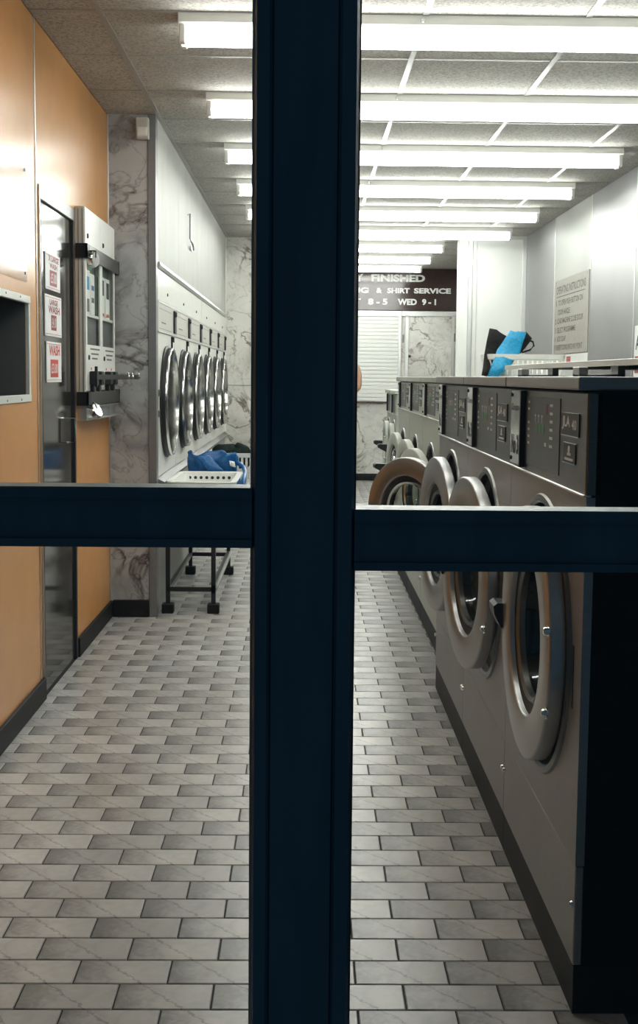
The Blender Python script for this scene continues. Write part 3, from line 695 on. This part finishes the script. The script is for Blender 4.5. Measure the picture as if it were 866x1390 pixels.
for i, (a, b) in enumerate(((VY0 + .003, mid - .003), (mid + .003, VY1 - .003))):
    dd = part('column_door', MB().box(XV - .006, XV, a, b, 1.865, VZ1 - .004, .002).box(XV - .006, XV, a, b, 1.21, 1.42, .002)
              .box(XV - .006, XV, a, a + .028, 1.42, 1.865).box(XV - .006, XV, b - .028, b, 1.42, 1.865), 'vend_white', ve)
    part('window', MB().box(XV - .0035, XV - .0025, a + .028, b - .028, 1.42, 1.80), 'clear_window', dd)
    part('back_board', MB().box(XV - .034, XV - .030, a + .01, b - .01, 1.56, 1.865), 'pale_green_plastic', dd)
    part('shelf', MB().box(XV - .034, XV - .006, a + .02, b - .02, 1.548, 1.560), 'white_plastic', dd)
    part('tray', MB().box(XV - .034, XV - .02, a + .02, b - .02, 1.42, 1.548, .004), 'grey_trim', dd)
    part('lock', MB().lathe((XV, a + .05, 1.905), [(0, .005), (.010, .005), (.012, 0)], n=12), 'black_plastic', dd)
    part('lock', MB().lathe((XV, a + .06, 1.362), [(0, .005), (.010, .005), (.012, 0)], n=12), 'black_plastic', dd)
    tx = MB()
    for k, z in enumerate((1.398, 1.376, 1.355)): tx.box(XV, XV + .0006, a + .10 + .02 * k, b - .05 - .03 * k, z, z + .007)
    part('printed_text', tx, 'grey_print', dd, kind='stuff')
    rd = MB()
    for q in (.11, .26): rd.box(XV, XV + .0006, a + q, a + q + .022, 1.305, 1.317)
    part('price_mark', rd, 'red_print', dd)
    for q in (.075, .22):
        part('coin_lever', MB().box(XV, XV + .030, a + q, a + q + .075, 1.235, 1.300, .004).box(XV, XV + .018, a + q + .015, a + q + .06, 1.205, 1.235, .003), 'black_plastic', ve)
def packet(y, w, z, h, mat, label, second=None):
    e = empty('soap_packet', (XV - .018, y, z), label, 'packet', 'packets in the vending windows')
    part('carton', MB().box(XV - .026, XV - .012, y - w / 2, y + w / 2, z, z + h, .003), mat, e)
    for k, (c, f0, f1) in enumerate(second): part('print', MB().box(XV - .0122, XV - .0114, y - w * .32, y + w * .32, z + h * f0, z + h * f1), c, e)
packet(VY0 + .12, .10, 1.5605, .20, 'paper', 'pale blue and white soap packet at the left of the near window', [('turquoise_fabric', .55, .85), ('grey_print', .05, .35)])
packet(VY0 + .24, .10, 1.5605, .19, 'paper', 'pale soap packet at the right of the near window', [('blue_fabric', .6, .72), ('grey_print', .30, .42)])
packet(mid + .11, .11, 1.5605, .20, 'paper', 'white packet with dark bottle print, left in the far window', [('black_print', .55, .92), ('red_print', .05, .12)])
packet(mid + .25, .11, 1.5605, .20, 'paper', 'white packet with dark bottle print, right in the far window', [('black_print', .5, .9), ('red_print', .05, .12)])
part('dispense_tray', MB().box(XL, XV - .002, VY0 + .01, VY1 - .01, VZ0, VZ0 + .06, .003).box(XV - .004, XV + .035, VY0 + .06, VY1 + .02, VZ0 + .006, VZ0 + .012, .001)
     .box(XV - .004, XV + .035, mid - .004, mid + .004, VZ0 + .012, VZ0 + .055), 'aluminium', ve)
part('dispense_tray_upper', MB().box(XV - .004, XV + .02, VY0 + .05, mid - .01, VZ0 + .06, VZ0 + .066).box(XV - .004, XV + .02, mid + .01, VY1 - .01, VZ0 + .06, VZ0 + .066), 'aluminium', ve)
def secbar(z0, z1, label):
    e = empty('security_bar', (XV, 5.64, z0), label, 'security bar', 'security bars across the vending unit')
    part('front_strip', MB().box(XV + .002, XV + .010, VY0 + .055, VY1 + .075, z0, z1, .001), 'steel_dark', e)
    part('side_arm', MB().box(XL + .004, XV + .012, VY0 - .012, VY0 - .004, z0, z1, .001).box(XV + .002, XV + .012, VY0 - .012, VY0 + .052, z0 + .002, z1 - .002, .001), 'black_paint', e)
    part('end_return', MB().box(XL + .02, XV + .013, VY1 + .070, VY1 + .076, z0 - .004, z1 + .004, .001), 'black_paint', e)
secbar(1.802, 1.866, 'upper dark security bar across the vending unit'); secbar(1.145, 1.206, 'lower dark security bar across the vending unit')
def padlock(y, z, tilt, label):
    e = empty('padlock', (XV + .02, y, z), label, 'padlock', 'round padlocks on the security bars')
    b = part('body', MB().lathe((XV + .026, y, z), [(0, -.014), (.032, -.014), (.036, -.009), (.036, .009), (.032, .014), (0, .014)], n=32), 'chrome', e, (XV + .026, y, z))
    part('shackle_slot', MB().box(XV + .010, XV + .042, y - .006, y + .006, z + .006, z + .04, .002), 'black_plastic', b, (XV + .026, y, z))
    b.rotation_euler = (0, R_(tilt), R_(-20))
padlock(VY0 + .045, 1.80, 0, 'shiny round padlock hanging on the upper security bar'); padlock(VY0 + .075, 1.118, -28, 'shiny round padlock hanging on the lower security bar')
lb = empty('lever_guard_bar', (-.92, 5.6, 1.24), 'black guard bar standing out in front of the coin levers of the vending unit', 'bar')
def obox(m, p, q, w, z0, z1):
    p = Vector((*p, 0)); q = Vector((*q, 0)); d = (q - p).normalized(); nrm = Vector((-d.y, d.x, 0)) * w / 2
    vs = [p + nrm, p - nrm, q - nrm, q + nrm]; m.prism([(v.x, v.y) for v in vs], 'Z', z0, z1); return m
part('bar', obox(MB(), (XV + .034, 5.30), (-.868, 6.04), .010, 1.262, 1.285), 'black_paint', lb)
part('stop_plate', MB().box(XV + .028, XV + .040, 5.285, 5.305, 1.228, 1.322, .002), 'black_paint', lb)
for q in (.72, .82, 1.0):
    x = XV + .034 + (-.868 - XV - .034) * q; y = 5.30 + .74 * q
    part('ring', MB().lathe((x, y, 1.2735), [(.006, -.012), (.011, -.008), (.011, .008), (.006, .012)], axis='X', n=12).box(x - .006, x + .008, y - .008, y + .008, 1.266, 1.296, .002), 'chrome', lb)
part('arm', obox(MB(), (XV + .001, 5.965), (-.884, 5.945), .012, 1.264, 1.280), 'black_paint', lb)

# ------------------------------------------------------------------ bench with baskets in front of the dryers
BX0, BX1, BY0, BY1, BZ = -.748, -.478, 6.20, 7.46, .585
be = empty('steel_bench', (-.61, 6.82, 0), 'low bench with black square steel legs in front of the dryers', 'bench')
part('bench_top', MB().box(BX0 - .005, BX1 + .09, BY0 - .02, BY1 + .32, BZ - .025, BZ, .004), 'white_laminate', be)
for x in (BX0 + .012, BX1 - .012):
    for y in (BY0 + .012, BY1 - .012):
        lg = part('leg', MB().box(x - .012, x + .012, y - .012, y + .012, .04, BZ - .025, .002), 'black_paint', be)
        part('foot', MB().box(x - .032, x + .032, y - .03, y + .03, 0, .052, .004), 'plinth_black', lg)
for y in (BY0 + .012, BY1 - .012): part('cross_rail', MB().box(BX0, BX1, y - .01, y + .01, .118, .142, .002), 'black_paint', be)
part('side_rail', MB().box(BX0, BX0 + .024, BY0, BY1, .118, .142, .002), 'black_paint', be)
sr = part('side_rail', MB().box(BX1 - .024, BX1, BY0, BY1, .105, .155, .002), 'black_paint', be)
part('edge_strip', MB().box(BX1 - .002, BX1 + .008, BY0 + .01, BY1 - .01, .135, .158, .001), 'aluminium', sr)
part('top_rail', MB().box(BX0, BX1, BY0, BY0 + .024, BZ - .05, BZ - .025).box(BX0, BX1, BY1 - .024, BY1, BZ - .05, BZ - .025), 'black_paint', be)

def rrect(x0, x1, y0, y1, r, n=5):
    out = []
    for cx, cy, a0 in ((x1 - r, y1 - r, 0), (x0 + r, y1 - r, 90), (x0 + r, y0 + r, 180), (x1 - r, y0 + r, 270)):
        for k in range(n + 1):
            a = R_(a0 + 90 * k / n); out.append((cx + r * math.cos(a), cy + r * math.sin(a)))
    return out
def loft(m, rings, close_bottom=False):
    n = len(rings[0]); vs = [q for r in rings for q in r]; fs = []
    for i in range(len(rings) - 1):
        for k in range(n): fs.append((i * n + k, i * n + (k + 1) % n, (i + 1) * n + (k + 1) % n, (i + 1) * n + k))
    if close_bottom: fs.append(tuple(range(n)))
    return m.add(vs, fs, True)
def ring_at(x0, x1, y0, y1, z, r=.05): return [(x, y, z) for x, y in rrect(x0, x1, y0, y1, r)]
# shallow tray with a row of holes in its near side
tr = empty('laundry_tray', (-.55, 6.5, BZ), 'shallow white plastic tray with a row of round holes in front of the blue bag', 'tray')
x0, x1, y0, y1 = -.746, -.378, 6.24, 6.92; zt, zb = .712, BZ + .002
m = MB(); loft(m, [ring_at(x0 + .06, x1 - .06, y0 + .05, y1 - .05, zb), ring_at(x0 + .025, x1 - .025, y0 + .03, y1 - .02, zb + .06), ring_at(x0 + .02, x1 - .02, y0 + .02, y1 - .02, zt - .01), ring_at(x0, x1, y0, y1, zt - .004), ring_at(x0, x1, y0, y1, zt),
            ring_at(x0 + .024, x1 - .024, y0 + .024, y1 - .024, zt - .002), ring_at(x0 + .03, x1 - .03, y0 + .034, y1 - .026, zb + .06), ring_at(x0 + .065, x1 - .065, y0 + .055, y1 - .055, zb + .006)], True)
m.add(ring_at(x0 + .065, x1 - .065, y0 + .055, y1 - .055, zb + .006), [tuple(range(24))])
part('shell', m, 'white_plastic', tr)
part('rim', MB().tube([(a, b, zt - .004) for a, b in rrect(x0 - .003, x1 + .003, y0 - .003, y1 + .003, .05)], .006, 6, closed=True), 'white_plastic', tr)
for k in range(8):
    xx = -.685 + .0335 * k
    part('hole', MB().lathe((xx, y1 - .0262, zt - .034), [(0, -.003), (.0095, -.003), (.0095, .003)], axis='Y', n=12), 'black_plastic', tr)
def crumple(m, seed, amp, sc):
    from mathutils import noise as nz
    out = []
    for v in m.v:
        q = Vector(v) * sc + Vector((seed, seed * .7, seed * 1.3)); out.append(tuple(Vector(v) + amp * Vector(nz.noise_vector(q)) + .4 * amp * Vector(nz.noise_vector(q * 2.7))))
    m.v = out; m.soft = True; return m
def sack(x0, x1, y0, y1, z0, z1, seed, amp, n=48, lv=14, taper=.12, wob=.03):
    m = MB(); rings = []
    for i in range(lv + 1):
        f = i / lv; g = taper * math.sin(f * math.pi * .5); rr = []
        cx, cy = (x0 + x1) / 2, (y0 + y1) / 2
        for k in range(n):
            a = 2 * math.pi * k / n; ca, sa = math.cos(a), math.sin(a)
            ex = (abs(ca) ** .6) * (1 if ca > 0 else -1); ey = (abs(sa) ** .6) * (1 if sa > 0 else -1)
            w = 1 + wob * math.sin(7 * a + 4 * f) * f
            rr.append((cx + (x1 - x0) / 2 * ex * (1 - g) * w, cy + (y1 - y0) / 2 * ey * (1 - g) * w, z0 + (z1 - z0) * (f ** .9) * (1 + .06 * math.sin(3 * a + seed) * f)))
        rings.append(rr)
    inner = [[(cx + (p[0] - cx) * .93, cy + (p[1] - cy) * .93, p[2] - .01 - .10 * j) for p in rings[-1]] for j in range(2)]
    loft(m, rings + inner, True)
    return crumple(m, seed, amp, 9)
def sheet(pts_l, pts_r, th, seed, amp, n=8):
    """folded cloth between two polylines"""
    m = MB(); rows = []
    for a, b in zip(pts_l, pts_r):
        a, b = Vector(a), Vector(b); rows.append([a.lerp(b, k / n) for k in range(n + 1)])
    vs = []; fs = []; w = n + 1; h = len(rows)
    for s in (-1, 1):
        for i, r in enumerate(rows):
            for k, p in enumerate(r):
                bul = math.sin(math.pi * k / n) * .6 + .4
                vs.append(p + Vector((0, s * th * bul, 0)))
    for s in range(2):
        o = s * w * h
        for i in range(h - 1):
            for k in range(n): fs.append((o + i * w + k, o + i * w + k + 1, o + (i + 1) * w + k + 1, o + (i + 1) * w + k))
    o = w * h
    edge = [k for k in range(w)] + [(i + 1) * w - 1 for i in range(1, h)] + [(h - 1) * w + k for k in range(n - 1, -1, -1)] + [i * w for i in range(h - 2, 0, -1)]
    for a, b in zip(edge, edge[1:] + edge[:1]): fs.append((a, b, b + o, a + o))
    m.add(vs, fs, True); return crumple(m, seed, amp, 18)
bag = empty('blue_bag', (-.56, 7.08, BZ), 'crumpled bright blue carrier bag between the shallow white tray and the slotted basket', 'bag')
part('sack', sack(-.722, -.398, 6.97, 7.20, BZ + .026, .806, 3.1, .024, taper=.14, wob=.08), 'blue_fabric', bag)
part('fold', sheet([(-.655, 6.985, .800), (-.63, 6.965, .765), (-.59, 6.958, .725), (-.555, 6.955, .69)], [(-.575, 6.99, .80), (-.545, 6.965, .765), (-.50, 6.958, .725), (-.47, 6.955, .69)], .010, 9.3, .010), 'blue_fabric', bag)
part('strap', MB().tube([(-.41, 7.02, .76), (-.37, 6.98, .735), (-.355, 6.90, .71), (-.352, 6.75, .70), (-.350, 6.62, .69), (-.350, 6.58, .655)], [.014, .013, .013, .014, .015, .010], 8), 'blue_fabric', bag)
part('logo', sheet([(-.455, 6.962, .775), (-.450, 6.958, .745)], [(-.425, 6.962, .768), (-.415, 6.958, .735)], .004, 1.3, .003), 'white_print', bag)

def slot_basket(name, label, x0, x1, y0, y1, z0, z1, nx, ny, parent_group):
    e = empty(name, ((x0 + x1) / 2, (y0 + y1) / 2, z0), label, 'basket', parent_group)
    part('rim', MB().tube([(a, b, z1 - .006) for a, b in rrect(x0 - .004, x1 + .004, y0 - .004, y1 + .004, .04)], .008, 8, closed=True)
         .prism(rrect(x0 + .001, x1 - .001, y0 + .001, y1 - .001, .04), 'Z', z1 - .03, z1 - .028), 'white_plastic', e) if False else None
    rm = MB(); loft(rm, [ring_at(x0, x1, y0, y1, z1 - .028, .04), ring_at(x0 - .006, x1 + .006, y0 - .006, y1 + .006, z1 - .024, .04), ring_at(x0 - .008, x1 + .008, y0 - .008, y1 + .008, z1, .04), ring_at(x0 + .004, x1 - .004, y0 + .004, y1 - .004, z1, .04), ring_at(x0 + .004, x1 - .004, y0 + .004, y1 - .004, z1 - .028, .04)])
    part('rim', rm, 'white_plastic', e)
    s = .018
    bs = MB().prism(rrect(x0 + s, x1 - s, y0 + s, y1 - s, .03), 'Z', z0, z0 + .02); part('base', bs, 'white_plastic', e)
    sl = MB(); zm = (z0 + z1) / 2
    def rib(px, py, dx, dy, w):
        ux, uy = (1, 0) if dy else (0, 1)
        a = [(px - ux * w, py - uy * w), (px + ux * w, py + uy * w)]; th = .004
        vs = []
        for zz, k in ((z0 + .01, s), (z1 - .02, 0)):
            for q in a:
                for sgn in (-1, 1): vs.append((q[0] - dx * k + dx * sgn * th / 2, q[1] - dy * k + dy * sgn * th / 2, zz))
        sl.add(vs, [(0, 1, 3, 2), (4, 6, 7, 5), (0, 2, 6, 4), (1, 5, 7, 3), (0, 4, 5, 1), (2, 3, 7, 6)])
    for k in range(nx):
        xx = x0 + .025 + (x1 - x0 - .05) * k / (nx - 1)
        rib(xx, y0, 0, -1, .0075); rib(xx, y1, 0, 1, .0075)
    for k in range(ny):
        yy = y0 + .025 + (y1 - y0 - .05) * k / (ny - 1)
        rib(x0, yy, -1, 0, .0075); rib(x1, yy, 1, 0, .0075)
    loft(sl, [ring_at(x0 + s * .55, x1 - s * .55, y0 + s * .55, y1 - s * .55, zm - .010, .03), ring_at(x0 + s * .45, x1 - s * .45, y0 + s * .45, y1 - s * .45, zm + .010, .03), ring_at(x0 + s * .45 + .004, x1 - s * .45 - .004, y0 + s * .45 + .004, y1 - s * .45 - .004, zm + .010, .03)])
    part('slotted_wall', sl, 'white_plastic', e)
    return e
gb = 'slotted white laundry baskets'
slot_basket('laundry_basket', 'slotted white laundry basket full of dark laundry on the bench', -.610, -.315, 7.27, 7.67, BZ + .001, .80, 10, 12, gb)
lx = MB()
def heap(m, cx, cy, cz, rx, ry, rz, seed, amp=.02, nu=28, nv=12):
    rings = []
    for i in range(nv + 1):
        f = math.pi * i / nv - math.pi / 2; f = max(-1.55, min(1.55, f))
        rings.append([(cx + rx * math.cos(f) * math.cos(2 * math.pi * k / nu), cy + ry * math.cos(f) * math.sin(2 * math.pi * k / nu), cz + rz * math.sin(f)) for k in range(nu)])
    q = MB(); loft(q, rings, True); q.f.append(tuple(range(nv * nu, (nv + 1) * nu))); q.sm.append(True); crumple(q, seed, amp, 14); m.add(q.v, q.f, True); return m
solo('dark_laundry', heap(heap(heap(MB(), -.48, 7.45, .765, .110, .14, .085, 2.2), -.41, 7.45, .77, .078, .13, .080, 5.4), -.54, 7.50, .77, .06, .10, .075, 7.7), 'dark_cloth', 'heap of dark green-black laundry filling the slotted basket on the bench', 'laundry')

# basket with bag on top of the pale machines
ZT = 1.289
slot_basket('laundry_basket', 'low slotted white basket on top of the pale washing machines', .895, 1.255, 5.62, 5.92, ZT, 1.402, 14, 10, gb)
tb = empty('turquoise_bag', (.97, 5.8, ZT + .02), 'turquoise and black fabric bag leaning out of the basket on the machines', 'bag')
yy = 5.60
part('black_side', sheet([(.905, yy + .13, 1.53), (.885, yy + .12, 1.47), (.872, yy + .10, 1.40), (.862, yy + .05, 1.335), (.845, yy, 1.30)], [(1.01, yy + .15, 1.485), (1.00, yy + .15, 1.45), (.985, yy + .13, 1.40), (.96, yy + .10, 1.35), (.88, yy, 1.292)], .02, 1.7, .010), 'black_cloth', tb)
part('turquoise_side', sheet([(1.000, yy + .10, 1.512), (.965, yy + .09, 1.47), (.935, yy + .06, 1.42), (.905, yy - .01, 1.36), (.868, yy - .03, 1.292)], [(1.085, yy + .12, 1.51), (1.065, yy + .11, 1.46), (1.045, yy + .08, 1.41), (.98, yy, 1.34), (.925, yy - .03, 1.292)], .022, 4.2, .008), 'turquoise_fabric', tb)
part('black_lining', sheet([(1.085, yy + .13, 1.515), (1.075, yy + .13, 1.48), (1.055, yy + .13, 1.44), (1.04, yy + .12, 1.41)], [(1.12, yy + .16, 1.485), (1.11, yy + .15, 1.47), (1.09, yy + .14, 1.44), (1.06, yy + .13, 1.41)], .014, 6.1, .006), 'black_cloth', tb)
part('handle', MB().tube([(1.09, yy + .12, 1.475), (1.115, yy + .11, 1.465), (1.118, yy + .10, 1.445), (1.10, yy + .10, 1.425), (1.06, yy + .10, 1.412)], .005, 6), 'black_cloth', tb)

# ------------------------------------------------------------------ person by the back wall, mostly behind the door post
def person():
    px, py = .385, 13.0
    me = bpy.data.meshes.new('body')
    J = {'pelvis': (0, 0, .95, .135), 'waist': (0, 0, 1.10, .125), 'chest': (0, 0, 1.30, .145), 'neck0': (0, 0, 1.45, .07), 'neck': (0, .0, 1.52, .052), 'head0': (0, .02, 1.60, .085), 'head1': (0, .015, 1.68, .090), 'head2': (0, .0, 1.75, .05),
         'shr': (.165, 0, 1.435, .062), 'uar': (.200, -.01, 1.33, .050), 'elr': (.205, -.02, 1.17, .042), 'far': (.14, .14, 1.10, .034), 'wrr': (.08, .24, 1.10, .026), 'har': (.05, .29, 1.10, .028),
         'shl': (-.165, 0, 1.435, .062), 'ual': (-.200, -.01, 1.33, .050), 'ell': (-.205, -.02, 1.17, .042), 'fal': (-.14, .14, 1.10, .034), 'wrl': (-.08, .24, 1.10, .026), 'hal': (-.05, .29, 1.10, .028),
         'hir': (.095, 0, .90, .095), 'knr': (.10, .01, .50, .060), 'anr': (.10, -.01, .09, .040), 'tor': (.11, .12, .035, .034), 'hil': (-.095, 0, .90, .095), 'knl': (-.10, .01, .50, .060), 'anl': (-.10, -.01, .09, .040), 'tol': (-.11, .12, .035, .034)}
    E = [('pelvis', 'waist'), ('waist', 'chest'), ('chest', 'neck0'), ('neck0', 'neck'), ('neck', 'head0'), ('head0', 'head1'), ('head1', 'head2')]
    for s in 'rl': E += [('chest', 'sh' + s), ('sh' + s, 'ua' + s), ('ua' + s, 'el' + s), ('el' + s, 'fa' + s), ('fa' + s, 'wr' + s), ('wr' + s, 'ha' + s), ('pelvis', 'hi' + s), ('hi' + s, 'kn' + s), ('kn' + s, 'an' + s), ('an' + s, 'to' + s)]
    fing = []
    for s, sg in (('r', 1), ('l', -1)):
        for k, (dx, ln) in enumerate(((.022, .07), (.008, .08), (-.007, .076), (-.02, .06))):
            a, b = 'f%s%da' % (s, k), 'f%s%db' % (s, k); hx = .05 * sg
            J[a] = (hx + dx, .32, 1.10, .0095); J[b] = (hx + dx, .32 + ln * .8, 1.075, .008); E += [('ha' + s, a), (a, b)]
        J['t' + s] = (.05 * sg - sg * .035, .30, 1.115, .010); E.append(('ha' + s, 't' + s))
    ks = list(J); me.from_pydata([(px + J[k][0], py + J[k][1], J[k][2]) for k in ks], [(ks.index(a), ks.index(b)) for a, b in E], [])
    o = bpy.data.objects.new('person', me); COL.objects.link(o)
    md = o.modifiers.new('s', 'SKIN'); md.use_smooth_shade = True
    for i, k in enumerate(ks):
        me.skin_vertices[0].data[i].radius = (J[k][3] * (.80 if k in ('pelvis', 'waist', 'chest') else 1), J[k][3]) if False else (J[k][3], J[k][3])
        me.skin_vertices[0].data[i].use_root = (k == 'pelvis')
    sb = o.modifiers.new('d', 'SUBSURF'); sb.levels = 2; sb.render_levels = 2
    ev = bpy.data.meshes.new_from_object(o.evaluated_get(bpy.context.evaluated_depsgraph_get()))
    bpy.data.objects.remove(o)
    for v in ev.vertices:
        # wider than deep torso
        if abs(v.co.x - px) < .16 and .85 < v.co.z < 1.46: v.co.y = py + (v.co.y - py) * .8; v.co.x = px + (v.co.x - px) * 1.2
    for mname in ('skin', 'blue_top', 'trousers'): ev.materials.append(MAT[mname])
    for p in ev.polygons:
        c = p.center; dx = abs(c.x - px); p.use_smooth = True
        if c.z < .93 and c.y < py + .25: p.material_index = 2 if c.z > .06 else 2
        elif c.z < 1.47 and dx < .155 and abs(c.y - py) < .16: p.material_index = 1
        else: p.material_index = 0
    b = bpy.data.objects.new('person', ev); COL.objects.link(b); WO[b] = Vector((0, 0, 0))
    tag(b, 'person in a sleeveless blue top by the back wall, mostly hidden behind the door post', 'person')
    h = heap(MB(), px, py - .015, 1.685, .098, .105, .098, 1.0, .004)
    h.v = [(x, min(y, py + .06) if z < 1.70 else y, z) for x, y, z in h.v]
    part('hair', h, 'hair', b)
    part('ears', heap(heap(MB(), px - .092, py + .02, 1.645, .012, .018, .030, 1, .001, 10, 6), px + .092, py + .02, 1.645, .012, .018, .030, 1, .001, 10, 6), 'skin', b)
    part('nose', heap(MB(), px, py + .108, 1.64, .014, .018, .026, 1, .001, 10, 6), 'skin', b)
    part('eyes', heap(heap(MB(), px - .033, py + .092, 1.665, .012, .012, .008, 1, .0005, 10, 6), px + .033, py + .092, 1.665, .012, .012, .008, 1, .0005, 10, 6), 'white_print', b)
    part('mouth', heap(MB(), px, py + .100, 1.600, .025, .010, .008, 1, .0005, 12, 6), 'maroon_print', b)
person()

# ------------------------------------------------------------------ shop front: post, rails and panes
sf = empty('window_1', (0, YF, 0), 'dark blue painted shop front window with centre post, rails and glass', 'window', kind='structure')
PX0, PX1 = -.0685, .0655
post = part('centre_post', MB().box(PX0 + .0235, PX1 - .0255, YF + .006, YF + .075, -.02, H, .002), 'frame_paint', sf)
part('post_bead', MB().prism([(PX0, YF + .010), (PX0 + .004, YF), (PX0 + .020, YF), (PX0 + .0235, YF + .006), (PX0 + .0235, YF + .06), (PX0, YF + .06)], 'Z', -.02, H), 'frame_paint', post)
part('post_bead', MB().prism([(PX1 - .0255, YF + .006), (PX1 - .022, YF), (PX1 - .004, YF), (PX1, YF + .010), (PX1, YF + .06), (PX1 - .0255, YF + .06)], 'Z', -.02, H), 'frame_paint', post)
part('gasket', MB().box(PX0 - .0025, PX0, YF + .012, YF + .03, -.02, H), 'grey_trim', post)
part('gasket', MB().box(PX1, PX1 + .002, YF + .012, YF + .03, -.02, H), 'rubber', post)
def rail(x0, x1, z0, z1, top):
    r = part('cross_rail', MB().prism([(YF + .004, z0 + .012), (YF + .004, z1 - top), (YF + .06, z1 - top), (YF + .06, z0 + .012)], 'X', x0, x1), 'frame_paint', sf)
    part('upper_bead', MB().prism([(YF - .002, z1 - top - .001), (YF + .006, z1 - .002), (YF + .008, z1), (YF + .06, z1), (YF + .06, z1 - top), (YF - .002, z1 - top)], 'X', x0, x1), 'frame_paint', r)
    part('lower_bead', MB().prism([(YF - .002, z0 + .012), (YF + .006, z0), (YF + .06, z0), (YF + .06, z0 + .012)], 'X', x0, x1), 'frame_paint', r)
rail(-1.0, PX0, 1.060, 1.139, .013); rail(PX1, 1.0, 1.031, 1.112, .015)
for a, b, c, d in ((-1.0, PX0, 1.139, H - .08), (-1.0, PX0, .08, 1.060), (PX1, 1.0, 1.112, H - .08), (PX1, 1.0, .08, 1.031)):
    part('pane', MB().box(a, b, YF + .020, YF + .026, c, d), 'pane_glass', sf)
part('jamb', MB().box(-1.06, -1.0, YF, YF + .07, -.02, H, .002), 'frame_paint', sf); part('jamb', MB().box(1.0, 1.06, YF, YF + .07, -.02, H, .002), 'frame_paint', sf)
part('head_rail', MB().box(-1.0, 1.0, YF, YF + .07, H - .08, H, .002), 'frame_paint', sf); part('bottom_rail', MB().box(-1.0, 1.0, YF, YF + .07, -.02, .08, .002), 'frame_paint', sf)
part('wall_front', MB().box(1.06, XW + .1, YF, YF + .1, -.02, H), 'frame_paint', label='dark solid shop front panel to the right of the glass', cat='wall', kind='structure')
